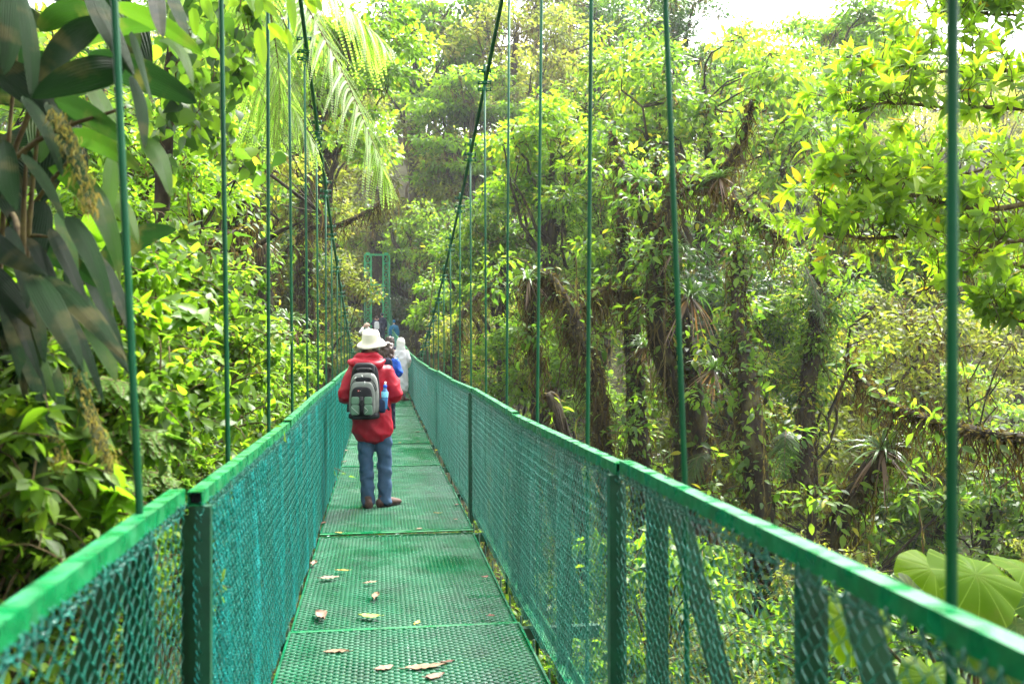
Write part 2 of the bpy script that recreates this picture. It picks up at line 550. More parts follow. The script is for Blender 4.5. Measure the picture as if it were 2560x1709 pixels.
def section_parts(side):
    """handrail, posts and bottom rail of one railing section; local x = 0 at the mesh, posts stand on the outer side"""
    o = side                                   # +1: right railing, outer side is +x
    top = Geo()
    # square tube handrail with open ends
    yy = (0.008, SEC - .012)
    for (dx, dz, w, h) in ((0, .02, .044, .003), (0, -.02, .044, .003), (-.0205, 0, .003, .037), (.0205, 0, .003, .037)):
        box(top, (dx, (yy[0] + yy[1]) / 2, RH - .022 + dz), (w, yy[1] - yy[0], h))
    low = Geo(); box(low, (o * .03, SEC / 2, .03), (.06, SEC - .02, .006)); box(low, (o * .0605, SEC / 2, .055), (.005, SEC - .02, .055))
    posts = []
    p = Geo(); box(p, (-o * .022, .034, (RH - .046) / 2 - .04), (.044, .042, RH - .046 + .08)); posts.append(p)
    p = Geo(); box(p, (o * .046, .034, (RH - .046) / 2 - .04), (.052, .04, RH - .046 + .08)); posts.append(p)
    for y in (.30, SEC * .5, SEC - .22):
        p = Geo(); box(p, (o * .046, y, (RH - .046) / 2 - .04), (.052, .03, RH - .046 + .08)); box(p, (o * .085, y + .014, (RH - .1) / 2 - .02), (.03, .006, RH - .1)); posts.append(p)
    br = Geo(); bar(br, (o * .05, SEC - .42, RH - .07), (o * .40, SEC - .42, -.16), .012, .07, up=(o, 0, .3))
    br2 = Geo(); bar(br2, (o * .05, SEC * .5 - .2, RH - .07), (o * .40, SEC * .5 - .2, -.16), .012, .07, up=(o, 0, .3))
    shade_block = Geo(); box(shade_block, (0, .06, RH - .022), (.036, .02, .036))  # added black block inside the tube end, painting the shade of its hollow
    return top, low, posts, br, br2, shade_block


SP = {}
for side in (-1, 1):
    top, low, posts, br, br2, shade_block = section_parts(side)
    SP[side] = dict(top=top.mesh('handrail', G_RAIL, False), low=low.mesh('bottom_rail', G_RAIL, False),
                    posts=[p.mesh('post', G_POST, False) for p in posts], br=[br.mesh('brace', G_POST, False), br2.mesh('brace', G_POST, False)],
                    shade_block=shade_block.mesh('tube_shade_block', BLACK, False))


def sub(name, me, parent, loc=(0, 0, 0)):
    o = bpy.data.objects.new(name, me); COL.objects.link(o); o.parent = parent; o.location = loc
    return o


def railing(side, y0, first):
    X = XR if side > 0 else XL
    k = 0
    y = y0
    while y < 63:
        a, b = y, y + SEC
        za, zb = float(prof(a)), float(prof(b))
        r = bpy.data.objects.new('railing_section', None); COL.objects.link(r); r.parent = bridge
        wob = [0, .012, -.01, .008][k % 4]
        r.location = (X + float(drift(a)) - bridge.location.x + wob * .3, a, za + wob * .6)
        if side < 0 and k == 1: r.location.x -= .05
        sl = (zb - za) / (b - a)
        r.rotation_euler = (math.atan(sl), 0, math.atan2(-(float(drift(b) - drift(a))), b - a))
        r.empty_display_size = .1
        S = SP[side]
        sub('handrail', S['top'], r); sub('bottom_rail', S['low'], r)
        bold = (side < 0 and k == 2) or (side > 0 and k in (2, 4))
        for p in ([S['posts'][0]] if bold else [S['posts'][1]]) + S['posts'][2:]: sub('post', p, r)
        if k < 12:
            sub('handrail_hollow_shade', S['shade_block'], r)
            sub('lacing_wire', mesh_lace, r, (-side * .016, 0, 0))
        if k < 14:
            sub('brace', S['br'][0], r)
            if k % 2: sub('brace', S['br'][1], r)
        if k < 7:
            sub('wire_mesh', mesh_chain if side < 0 else mesh_fine, r, (-side * .016, 0, 0))
            if side < 0 and k > 1:
                sub('netting', nets[k % 2], r, (.004, 0, .005)); sub('netting', nets[(k + 1) % 2], r, (.010, .008, -.008))
            if side > 0 and k > 1:
                sub('netting', net_thin, r, (-.004, 0, .005))
        else:
            sub('wire_mesh', mesh_far, r, (-side * .016, 0, 0))
            sub('netting', net_far, r, (-side * .004, 0, .005))
        y += SEC; k += 1


railing(-1, 2.82 - 2 * SEC, 0)
railing(1, 3.28 - 2 * SEC, 0)

# ---- slim rods between walkway edge and railing foot
rod = Geo()
tube(rod, [(0, 0, .03), (0, 0, -.3)], .007, 6)
rod_me = rod.mesh('edge_rod', G_POST, True)
for y in np.arange(2.2, 22, .47):
    for X in (DR + .035, DL - .022):
        o = sub('edge_rod', rod_me, bridge, (X - bridge.location.x, y, float(prof(y))))
        if X < 0 and y > 12: o.hide_render = False

# ---- main cables (twisted wire rope) and hangers
def cable_z(y):
    return 1.75 - 1.33 + .0057 * (y - 33.4) ** 2


def cable_x(X, y):
    return X + drift(y)


for side, X in ((-1, -.60), (1, .95)):
    g = Geo()
    ys = np.arange(-6, 67.0, .06)
    near = ys < 24
    P = np.stack([cable_x(X, ys), ys, cable_z(ys)], -1)
    tube(g, P[::4], .013, 8, cap=False)
    T, A, B = frames(P[ys < 26])
    for k in range(6):
        ph = np.arange(len(T)) * .42 + k * PI / 3
        tube(g, P[ys < 26] + .0105 * (np.cos(ph)[:, None] * A + np.sin(ph)[:, None] * B), .0066, 5, cap=False)
    bpart(g, 'main_cable', G_CABLE, True)

clamp = Geo()
for dz in (.10, 0, -.06):
    box(clamp, (0, 0, dz), (.05, .03, .028))
    tube(clamp, [(-.06, 0, dz + .012), (.06, 0, dz + .012)], .006, 6)
    tube(clamp, [(-.06, 0, dz - .006), (.06, 0, dz - .006)], .006, 6)
    for q in (-.055, .055): box(clamp, (q, 0, dz + .003), (.012, .022, .034))
tube(clamp, [(0, .0, .16), (.004, .012, .04), (0, 0, -.12)], .014, 6)
clamp_me = clamp.mesh('cable_clamp', G_CABLE, True)
LEAN = {(1, 0): -.003, (1, 1): -.046, (1, 2): .008, (1, 3): .01, (-1, 0): -.045, (-1, 1): -.012}
for side, X, y0 in ((-1, -.60, 2.42 - 1.36), (1, .95, 1.42)):
    k0 = 0 if side > 0 else -1
    for k in range(k0, 46):
        y = y0 + (k - k0) * 1.365
        if y > 64: break
        zt = float(cable_z(y)); zb = float(prof(y)) - .22
        if zt < zb + .25: continue
        x = X + float(drift(y))
        ln = LEAN.get((side, k), random.uniform(-.012, .012) * .6)
        z1 = 1.3
        g = Geo()
        top = np.array([x + ln * (zt - z1), y, zt]); bot = np.array([x, y, zb]); mid = np.array([x, y, z1])
        pts = [bot, top] if zt < 1.5 else [bot, mid, top]
        tube(g, spline(pts, 5), .0095 if y < 26 else .012, 8)
        h = bpart(g, 'hanger', G_CABLE, True)
        if y > 3:
            c = sub('cable_clamp', clamp_me, h, (top[0] - bridge.location.x, y, zt - .03))
            c.rotation_euler = (.2, 0, random.uniform(-.3, .3))

# ---- lattice tower at the far end
TY = 65.5
tx = float(drift(TY)) + .17
tower = thing('bridge_tower', (tx, TY, 1.3), 'green lattice steel tower at far end of the footbridge', 'tower')
TW, LG, TH = 1.72, .44, 5.9
tz = 1.3
for s in (-1, 1):
    g = Geo()
    cx = tx + s * (TW / 2 - LG / 2)
    c4 = [(cx + a * LG / 2, TY + b * LG / 2) for a, b in ((-1, -1), (1, -1), (1, 1), (-1, 1))]
    for (x, y) in c4: bar(g, (x, y, tz - 1.5), (x, y, tz + TH), .10, .10, up=(0, 1, 0))
    n = 11
    for i in range(n):
        z0, z1 = tz + TH * i / n, tz + TH * (i + 1) / n
        for q in range(4):
            p, r = c4[q], c4[(q + 1) % 4]
            bar(g, (*p, z0), (*r, z0), .05, .05)
            if i % 2: p, r = r, p
            bar(g, (*p, z0), (*r, z1), .045, .045)
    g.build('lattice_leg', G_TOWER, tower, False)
g = Geo()
x0, x1 = tx - TW / 2 + LG, tx + TW / 2 - LG
for y in (TY - LG / 2, TY + LG / 2):
    for za in (2.65, 3.85): bar(g, (x0, y, tz + za), (x1, y, tz + za), .07, .07)
    bar(g, (x0, y, tz + 2.65), (x1, y, tz + 3.85), .05, .05, up=(0, 1, 0)); bar(g, (x1, y, tz + 2.65), (x0, y, tz + 3.85), .05, .05, up=(0, 1, 0))
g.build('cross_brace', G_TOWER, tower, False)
g = Geo()
for y in (TY - LG / 2, TY + LG / 2): bar(g, (tx - TW / 2, y, tz + TH + .04), (tx + TW / 2, y, tz + TH + .04), .09, .09)
for i in range(9): bar(g, (tx - TW / 2 + i * TW / 8, TY - LG / 2, tz + TH + .04), (tx - TW / 2 + i * TW / 8, TY + LG / 2, tz + TH + .04), .05, .05)
for s in (-1, 1): box(g, (tx + s * .64, TY, tz + TH + .13), (.28, .3, .12))
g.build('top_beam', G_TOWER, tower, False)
# ------------------------------------------------------------------ plant materials
DK, MD, BR, YL = (.012, .032, .006), (.030, .072, .008), (.075, .150, .010), (.17, .24, .014)
L_MID = leaf_mat('leaf_mid', [(0, (.012, .033, .007)), (.3, (.031, .073, .010)), (.6, (.070, .133, .013)), (.9, (.135, .213, .018)), (1, (.26, .24, .02))], .5, 2.9, .45, .22)
L_BRIGHT = leaf_mat('leaf_bright', [(0, (.022, .056, .006)), (.3, (.055, .120, .007)), (.65, (.100, .188, .010)), (.95, (.165, .262, .014)), (1, (.28, .27, .02))], .54, 2.7, .42, .25)
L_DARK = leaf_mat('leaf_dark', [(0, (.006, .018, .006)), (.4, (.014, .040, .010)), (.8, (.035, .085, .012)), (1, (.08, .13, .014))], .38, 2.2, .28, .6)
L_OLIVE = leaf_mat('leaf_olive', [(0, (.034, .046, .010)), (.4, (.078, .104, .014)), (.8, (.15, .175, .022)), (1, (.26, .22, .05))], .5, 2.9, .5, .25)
L_FERN = leaf_mat('fern_leaf', [(0, (.085, .16, .03)), (.5, (.15, .25, .05)), (1, (.23, .34, .08))], .55, 2.4, .5, .25)
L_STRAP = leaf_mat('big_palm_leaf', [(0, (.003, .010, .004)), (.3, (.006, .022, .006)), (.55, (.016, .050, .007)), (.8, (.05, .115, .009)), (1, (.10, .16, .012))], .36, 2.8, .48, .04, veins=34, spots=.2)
L_GREY = leaf_mat('weathered_palm_leaf', [(0, (.006, .020, .006)), (.5, (.011, .034, .009)), (1, (.032, .046, .014))], .18, 1.8, .5, .02, veins=34, spots=.3)
L_BIG = leaf_mat('big_round_leaf', [(0, (.03, .075, .03)), (.4, (.055, .14, .008)), (.8, (.10, .22, .008)), (1, (.15, .26, .012))], .55, 2.0, .45, .3, veins=60, vein_dir='y')
L_RAD = leaf_mat('giant_round_leaf', [(0, (.03, .055, .03)), (.4, (.04, .09, .004)), (.8, (.075, .14, .003)), (1, (.10, .16, .004))], .58, 3.0, .55, .08, veins=37, spots=.25, vb=.2, vein_col=(.20, .27, .05))
L_BROM = leaf_mat('bromeliad_leaf', [(0, (.11, .06, .035)), (.25, (.16, .10, .05)), (.35, (.02, .06, .012)), (.7, (.05, .12, .02)), (1, (.11, .20, .04))], .35, 1.8, .3, .6)
BARK = noise_mat('mossy_bark', [(.3, (.007, .0055, .004)), (.48, (.025, .019, .012)), (.6, (.05, .045, .018)), (.75, (.085, .085, .025))], 6, .9, .15, .9, dist=.05, stretch=(1, 1, .45))
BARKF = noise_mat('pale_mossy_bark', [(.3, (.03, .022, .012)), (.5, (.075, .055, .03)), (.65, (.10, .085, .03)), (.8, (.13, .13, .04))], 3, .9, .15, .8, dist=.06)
TWIG = noise_mat('mossy_twig', [(.3, (.03, .022, .012)), (.5, (.09, .065, .03)), (.7, (.13, .115, .035))], 14, .9, .15, .6, dist=.01)
MOSS_DARK = leaf_mat('dark_hanging_moss', [(0, (.012, .007, .004)), (.35, (.045, .03, .012)), (.7, (.095, .078, .022)), (1, (.17, .17, .04))], .35, 1.8, .9, .1)
MOSS = leaf_mat('hanging_moss', [(0, (.03, .018, .009)), (.35, (.10, .07, .026)), (.7, (.19, .155, .045)), (1, (.24, .23, .06))], .35, 1.6, .9, .1)
SOIL = noise_mat('forest_soil', [(.3, (.01, .009, .005)), (.5, (.035, .032, .012)), (.7, (.05, .07, .015))], 1.2, .95, .1, .8, dist=.1)


# ------------------------------------------------------------------ generic builders
def clump_leaves(g, C, r, n, L, W, tint, rg, flat=.6, shape='mid', updir=.9, spread=1.0, lo=False):
    """one leafy spray: n leaves around the point C, growing outward and tipping over"""
    o = rvec(n, rg)
    rad = r * rg.random(n) ** .45
    P = C + o * rad[:, None] * np.array([1, 1, flat])
    D = unit(o * np.array([1, 1, .55]) + rvec(n, rg) * .75 * spread + np.array([0, 0, -.18]))
    N = unit(np.array([0, 0, updir]) + rvec(n, rg) * .62)
    LL = L * rg.uniform(.6, 1.25, n)
    ti = np.clip(tint + rg.normal(size=n) * .15, 0, .95)
    odd = rg.random(n) < .012
    ti = np.where(odd, 1.0, ti)
    if lo: tris_leaves(g, P, D, N, LL, LL * W, ti)
    else: leaves(g, P, D, N, LL, LL * W, ti, shape, droop=rg.uniform(.05, .45, n), fold=rg.uniform(.1, .4, n))


def limb(g, a, b, r0, r1, rg, sag=.1, n=7, sides=6, wig=.06, tint=.5):
    a, b = np.asarray(a, float), np.asarray(b, float)
    t = np.linspace(0, 1, n)[:, None]
    l = np.linalg.norm(b - a)
    P = a + (b - a) * t
    P[:, 2] += (np.sin(t[:, 0] * PI)) * sag * l
    P[1:-1] += np.cumsum(rg.normal(size=(n, 3)), 0)[1:-1] * wig * l / n
    tube(g, P, np.linspace(r0, r1, n), sides, tint, cap=False)
    return P


def rough_trunk(g, P, r, rg, sides=14, amp=.28, per=.12):
    """trunk with buttresses, hollows and lumps of moss"""
    P = spline(P, max(12, int(np.sum(np.linalg.norm(np.diff(np.asarray(P, float), axis=0), axis=1)) / per)))
    k = len(P)
    R = np.interp(np.linspace(0, 1, k), np.linspace(0, 1, len(r)), r)
    T, A, B = frames(P)
    th = np.arange(sides) * 2 * PI / sides
    ph = rg.random(8) * 6.28
    s = np.linspace(0, k * per, k)[:, None]
    m = 1 + amp * (.45 * np.sin(2 * th[None] + ph[0] + s * .6) + .3 * np.sin(3 * th[None] + ph[1] - s * 1.1) + .3 * np.sin(5 * th[None] + ph[2] + s * .4) + .5 * np.sin(s * 2.1 + ph[3] + th[None]) * .5) + rg.normal(size=(k, sides)) * amp * .22
    V = P[:, None] + (R[:, None] * m)[..., None] * (np.cos(th)[None, :, None] * A[:, None] + np.sin(th)[None, :, None] * B[:, None])
    i = np.arange(k - 1)[:, None] * sides; j = np.arange(sides)[None]; jn = (j + 1) % sides
    g.add(V.reshape(-1, 3), np.stack([i + j, i + jn, i + sides + jn, i + sides + j], -1).reshape(-1, 4), None, .5)
    return P, R


def broad_tree(seed, H, r0, rx, rz, ncl, lpc, L, W, leafm, flat=.45, clr=.7, moss=1.0, lo=False, lean=(0, 0), layered=0, tint=.5, shape='mid', bark=None, umbrella=0):
    """prototype tree around the origin: trunk, crown, moss"""
    rg = np.random.default_rng(seed)
    root = bpy.data.objects.new('tree', None); COL.objects.link(root); root.empty_display_size = .3
    gt, gc, gm = Geo(), Geo(), Geo()
    top = np.array([lean[0], lean[1], H + rz * .45])
    tp = [np.array([0, 0, -1.2]), np.array([lean[0] * .1 + rg.normal() * .1, lean[1] * .1, H * .3]), np.array([lean[0] * .5 + rg.normal() * .2, lean[1] * .5 + rg.normal() * .2, H * .7]), top]
    P, R = rough_trunk(gt, tp, [r0 * 1.25, r0, r0 * .75, r0 * .3], rg, 10, .2, .3)
    cen = np.array([lean[0], lean[1], H])
    pts = []
    while len(pts) < ncl:
        o = rvec(1, rg)[0]
        q = rg.random() ** .4
        p = o * q
        if umbrella: p[2] = (1 - (p[0] ** 2 + p[1] ** 2)) * .8 - .25 + rg.normal() * .12
        if layered: p[2] = round(p[2] * layered) / layered + rg.normal() * .06
        pts.append(cen + p * np.array([rx, rx, rz]))
    ct = tint + rg.normal(size=ncl) * .14
    prim = []
    order = list(range(ncl))
    rg.shuffle(order)
    for oi, i in enumerate(order):
        c = pts[i]
        if oi < 9:
            s = np.clip((c[2] - rz * .6 - H * .25) / (H + rz * .45), .3, .96)
            k = int(s * (len(P) - 1))
            Q = limb(gt, P[k], c, max(.012, R[k] * .42), .012 + .004 * rx, rg, sag=.10, n=9, sides=6, wig=.5)
            prim.append(Q[2:])
        else:
            allp = np.concatenate(prim + [P[int(len(P) * .55):]])
            dd = np.linalg.norm(allp - c, axis=1) + np.maximum(0, allp[:, 2] - c[2]) * .6
            Q = limb(gt, allp[np.argmin(dd)], c, .008 + .006 * rx, .005 + .002 * rx, rg, sag=.06, n=6, sides=4, wig=.5)
        r = clr * rg.uniform(.65, 1.35)
        clump_leaves(gc, c, r, int(lpc * (r / clr) ** 2), L, W, ct[i], rg, flat, shape, lo=lo)
        for _ in range(2 if lo else 3):
            e = c + rvec(1, rg)[0] * np.array([r, r, r * flat]) * .85
            limb(gt, Q[-2], e, .006 + .003 * rx, .003, rg, sag=.05, n=4, sides=3, wig=.4)
        if moss:
            m = int(14 * moss)
            f = rg.random(m) ** .7
            X = Q[(f * (len(Q) - 1)).astype(int)] + rg.normal(size=(m, 3)) * .05 * rx * .4
            strips(gm, X, rg.uniform(.1, .5, m) * (.5 + .15 * rx), rg.uniform(.012, .04, m) * (.6 + .2 * rx), np.clip(rg.normal(.5, .25, m), 0, 1), rg, 3, .5)
    if moss:
        m = int(70 * moss)
        k = rg.integers(0, len(P), m)
        X = P[k] + rvec(m, rg) * np.array([1, 1, .2]) * R[k][:, None]
        strips(gm, X, rg.uniform(.2, .9, m), rg.uniform(.02, .07, m), np.clip(rg.normal(.4, .25, m), 0, 1), rg, 3, .4)
    gt.build('trunk', bark or BARK, root, True, False)
    gc.build('crown', leafm, root, True, False)
    if gm.n: tag(gm.build('hanging_moss', MOSS, root, True, False), kind='stuff')
    return root


def shrub_proto(seed, R, n, L, W, leafm, shape='mid', tint=.55, stems=14, H=1.0, flat=.8):
    """leafy shrub around the origin: arching stems that carry leaves along their length"""
    rg = np.random.default_rng(seed)
    root = bpy.data.objects.new('shrub', None); COL.objects.link(root); root.empty_display_size = .2
    gs, gl = Geo(), Geo()
    per = max(6, n // stems)
    for s in range(stems):
        a = rg.random() * 2 * PI; e = rg.uniform(.25, 1.0)
        end = np.array([math.cos(a) * R * e, math.sin(a) * R * e, H * rg.uniform(.55, 1.15) * (1.15 - .45 * e)])
        base = np.array([math.cos(a) * .12, math.sin(a) * .12, -.4])
        mid = (base + end) / 2 + np.array([0, 0, .30 * H]) + rg.normal(size=3) * .1
        P = spline([base, mid, end, end + (end - mid) * .35 + np.array([0, 0, -.12])], 12)
        tube(gs, P, np.linspace(.014, .004, 12), 5, .5, cap=False)
        for b in range(3):
            q = P[rg.integers(5, 11)]; e2 = q + rvec(1, rg)[0] * np.array([1, 1, .6]) * R * .45
            tube(gs, spline([q, (q + e2) / 2 + np.array([0, 0, .05]), e2], 5), np.linspace(.006, .003, 5), 4, .5, cap=False)
            m = per // 4
            f = rg.random(m)[:, None]
            X = q + (e2 - q) * f + rg.normal(size=(m, 3)) * .02
            D = unit(rvec(m, rg) + unit(e2 - q) * .5 + np.array([0, 0, -.25]))
            LL = L * rg.uniform(.5, 1.2, m)
            leaves(gl, X, D, unit(np.array([0, 0, 1]) + rvec(m, rg) * .55), LL, LL * W, np.clip(tint + rg.normal(size=m) * .17, 0, .97), shape, rg.uniform(.05, .4, m), rg.uniform(.1, .35, m))
        m = per // 2
        f = rg.uniform(.3, 1, m)
        X = P[(f * 11).astype(int)] + rg.normal(size=(m, 3)) * .02
        D = unit(rvec(m, rg) * np.array([1, 1, .5]) + np.array([0, 0, -.15]))
        LL = L * rg.uniform(.6, 1.25, m)
        leaves(gl, X, D, unit(np.array([0, 0, 1]) + rvec(m, rg) * .5), LL, LL * W, np.clip(tint + rg.normal(size=m) * .17, 0, .97), shape, rg.uniform(.05, .4, m), rg.uniform(.1, .35, m))
    gs.build('stem', TWIG, root, True, False)
    gl.build('foliage', leafm, root, True, False)
    return root


def bromeliad_proto(seed, n=46, L=.75, hang=.5):
    rg = np.random.default_rng(seed)
    root = bpy.data.objects.new('bromeliad', None); COL.objects.link(root); root.empty_display_size = .2
    for dead in (0, 1):
        g = Geo()
        for i in range(n if not dead else n // 2):
            a = rg.random() * 2 * PI
            e = rg.uniform(.35, 1.25) if not dead else -rg.uniform(.2, .9)
            l = L * rg.uniform(.55, 1.2)
            t = np.linspace(0, 1, 9)
            out = np.array([math.cos(a), math.sin(a), 0])
            P = np.outer(t * math.cos(e) * l, out); P[:, 2] = t * l * math.sin(e) - hang * l * t ** 2.2 * (1.2 if not dead else .8)
            S = np.cross(out, [0, 0, 1])
            wv = l * .05 * np.array([.9, 1, 1, .95, .85, .7, .5, .3, .03])
            V = np.concatenate([P - S * wv[:, None] / 2 + [0, 0, .006], P, P + S * wv[:, None] / 2 + [0, 0, .006]])
            j = np.arange(8)
            g.add(V, np.concatenate([np.stack([j, j + 1, 9 + j + 1, 9 + j], -1), np.stack([9 + j, 9 + j + 1, 18 + j + 1, 18 + j], -1)]), None,
                  np.clip(rg.normal(.68, .15), .42, 1) if not dead else rg.uniform(0, .2))
        g.build('withered_leaves' if dead else 'rosette', L_BROM, root, True, False)
    return root


def frond(g, gr, P, Lp, rg, n=34, droop=.55, pin=.05, tint=.55, gap=.022):
    """one tree-fern frond: rachis P (world points), pinnae up to Lp long"""
    P = spline(P, n); T, A, B = frames(P)
    tube(gr, P, np.linspace(.012, .003, n), 5, .5, cap=False)
    tt = np.linspace(0, 1, n)
    lens = Lp * np.clip(np.sin(PI * (tt * .86 + .12)), .08, 1) ** .8
    for i in range(2, n):
        side = unit(np.cross(T[i], [0, 0, 1]))
        for s in (-1, 1):
            l = lens[i] * rg.uniform(.72, 1.12)
            if rg.random() < .04: continue
            m = max(5, int(l / gap))
            t = np.linspace(0, 1, m)
            d = unit(side * s * .8 + T[i] * (.55 + rg.normal() * .14) + rg.normal(size=3) * .10)
            C = P[i] + np.outer(t * l, d); C[:, 2] -= droop * rg.uniform(.7, 1.25) * l * t ** 1.6
            C += np.outer(np.sin(t * PI) * l * .06 * rg.normal(), T[i])
            C += rg.normal(size=3) * .01 * t[:, None]
            tube(gr, C[::max(1, m // 5)], .002, 3, .6, cap=False)
            Tc = unit(np.gradient(C, axis=0)); Sc = unit(T[i] - Tc * (Tc @ T[i])[:, None]); Nc = np.cross(Sc, Tc)
            pl = pin * np.clip(1.05 - t, .12, 1) ** .6
            for q in (-1, 1):
                leaves(g, C, Sc * q + Tc * .35 - Nc * .12, Nc, pl, gap * 1.5 * np.ones(m), shape='low', fold=.1, droop=.1, tint=np.clip(tint + rg.normal(size=m) * .06 + rg.normal() * .08, 0, 1))


# ------------------------------------------------------------------ ground
def ground():
    n = 150
    u = np.linspace(-1, 1, n); X = np.sign(u) * (np.abs(u) ** 2.2) * 700 + 6
    Y = np.concatenate([np.linspace(-40, 125, 130), np.linspace(130, 900, 30)])
    xx, yy = np.meshgrid(X, Y)
    zz = terrain(xx, np.minimum(yy, 400)) 
    V = np.stack([xx, yy, zz], -1).reshape(-1, 3)
    r, c = xx.shape
    i = np.arange(r - 1)[:, None] * c; j = np.arange(c - 1)[None]
    g = Geo(); g.add(V, np.stack([i + j, i + j + 1, i + c + j + 1, i + c + j], -1).reshape(-1, 4))
    o = g.build('ground', SOIL, None, True)
    tag(o, kind='structure')


ground()
# ------------------------------------------------------------------ forest masses nobody could count
def scatter_cover(name, n, region, L, W, mat, h, tint, dens=None, rg=None, k=1.0):
    rg = rg or np.random.default_rng(5)
    x = rg.uniform(region[0], region[1], n); y = rg.uniform(region[2], region[3], n)
    z = terrain(x, y)
    lump = np.sin(x * 1.1 + 2 * np.sin(y * .7)) * np.sin(y * .9 + 1.7 * np.cos(x * .6)) * .5 + .5
    z = z + h * lump * rg.random(n) ** .6
    ok = z < np.where(np.abs(x - .2) < 2.2, prof(y) - 1.0, 1e3)
    P = np.stack([x, y, z], -1)[ok]; m = len(P)
    D = unit(rvec(m, rg) * np.array([1, 1, .5]) + [0, 0, .1]); N = unit(np.array([0, -.25, 1]) + rvec(m, rg) * .6)
    LL = L * rg.uniform(.5, 1.3, m)
    g = Geo()
    tris_leaves(g, P, D, N, LL, LL * W, np.clip(tint + .22 * (lump[ok] - .5) + rg.normal(size=m) * .17, 0, .97))
    o = g.build(name, mat, None, False)
    return tag(o, kind='stuff')


tag(scatter_cover('undergrowth', 90000, (-16, 30, 3, 48), .17, .55, L_MID, 1.5, .5), 'leafy undergrowth covering the ravine floor below the bridge', 'undergrowth')
tag(scatter_cover('ground_cover', 60000, (-40, 60, 40, 85), .3, .55, L_OLIVE, 2.2, .5), 'pale green ground cover on the slope behind the tower', 'ground cover')


def far_wood():
    rg = np.random.default_rng(11)
    g, gt = Geo(), Geo()
    pts = []
    for x in np.arange(-75, 110, 5.2):
        for y in np.arange(82, 150, 5.6):
            pts.append((x + rg.normal() * 1.6, y + rg.normal() * 1.6))
    for (x, y) in pts:
        z = float(terrain(x, y)); h = rg.uniform(6, 12); rr = rg.uniform(2.2, 4.0)
        tube(gt, spline([(x, y, z - 1), (x + rg.normal() * .6, y, z + h * .5), (x + rg.normal(), y, z + h)], 6), np.linspace(.28, .08, 6), 5, .5, cap=False)
        base = rg.normal(.55, .16)
        for c in range(14):
            o = rvec(1, rg)[0]; o[2] = abs(o[2]) * .9 - .25
            cc = np.array([x, y, z + h]) + o * rr * np.array([1, 1, .85])
            tube(gt, [(x, y, z + h * .75), cc], .05, 3, .5, cap=False)
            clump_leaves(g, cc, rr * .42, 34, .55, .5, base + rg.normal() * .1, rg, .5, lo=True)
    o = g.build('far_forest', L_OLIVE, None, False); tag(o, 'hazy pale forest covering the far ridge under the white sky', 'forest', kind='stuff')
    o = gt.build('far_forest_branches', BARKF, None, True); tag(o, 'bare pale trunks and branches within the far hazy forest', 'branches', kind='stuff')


far_wood()


def wood_behind():
    """the forest the bridge starts from, behind the photographer: it keeps the light off whatever faces back"""
    rg = np.random.default_rng(12)
    g = Geo()
    for x in np.arange(-17, 18, 2.6):
        for y, zz in ((-5.5, 2.5), (-7.5, 5.5), (-8.5, 9), (-9.5, 12.5)):
            c = np.array([x, y, zz]) + rg.normal(size=3) * [.8, .6, .7]
            if abs(c[0] - .2) < 1.6 and zz < 4: continue
            clump_leaves(g, c, 1.7, 150, .55, .5, .4 + rg.normal() * .1, rg, .8, lo=True)
    tag(g.build('forest_behind', L_DARK, None, False), 'dense dark forest at the near end of the bridge', 'forest', kind='stuff')


wood_behind()

# ------------------------------------------------------------------ trees one can tell apart: prototypes, then copies
PROTO = {
    'round': lambda: broad_tree(21, 6.0, .20, 2.6, 2.2, 70, 110, .19, .45, L_MID, .45, .62, 1.2),
    'bright': lambda: broad_tree(22, 5.5, .17, 2.4, 1.9, 64, 110, .20, .46, L_BRIGHT, .4, .6, .8, tint=.6),
    'layered': lambda: broad_tree(23, 7.0, .22, 3.4, 2.6, 70, 130, .22, .5, L_BRIGHT, .25, .75, 1.4, layered=3, tint=.58),
    'olive': lambda: broad_tree(24, 7.0, .24, 2.8, 2.6, 66, 100, .18, .45, L_OLIVE, .5, .6, 2.6),
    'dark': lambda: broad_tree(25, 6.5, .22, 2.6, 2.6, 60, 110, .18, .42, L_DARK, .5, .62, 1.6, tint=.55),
    'slim': lambda: broad_tree(26, 5.5, .12, 1.7, 2.6, 50, 90, .20, .36, L_MID, .55, .55, 1.0, tint=.62),
}
ROOTS = {}


def plant(kind, loc, s=1.0, rz=None, label=None, group=None, name='tree', cat='tree', sz=1.0):
    if kind not in ROOTS:
        ROOTS[kind] = PROTO[kind](); o = ROOTS[kind]; o['_used'] = 0
    src = ROOTS[kind]
    if not src['_used']:
        src['_used'] = 1; o = src
    else:
        o = copy_tree(src)
        if 'group' in o and not group: del o['group']
    o.name = name
    o.location = loc; o.rotation_euler = (0, 0, random.uniform(0, 6.28) if rz is None else rz)
    o.scale = (s, s, s * sz)
    tag(o, label, cat, group)
    return o


def plant_px(kind, px, py, d, s=1.0, below=6.0, **k):
    """stand a tree so that its crown centre, `below` metres (scaled) over its foot, is where the photo shows it"""
    p = at(px, py, d)
    return plant(kind, (p.x, p.y, p.z - below * s * k.get('sz', 1.0)), s, **k)
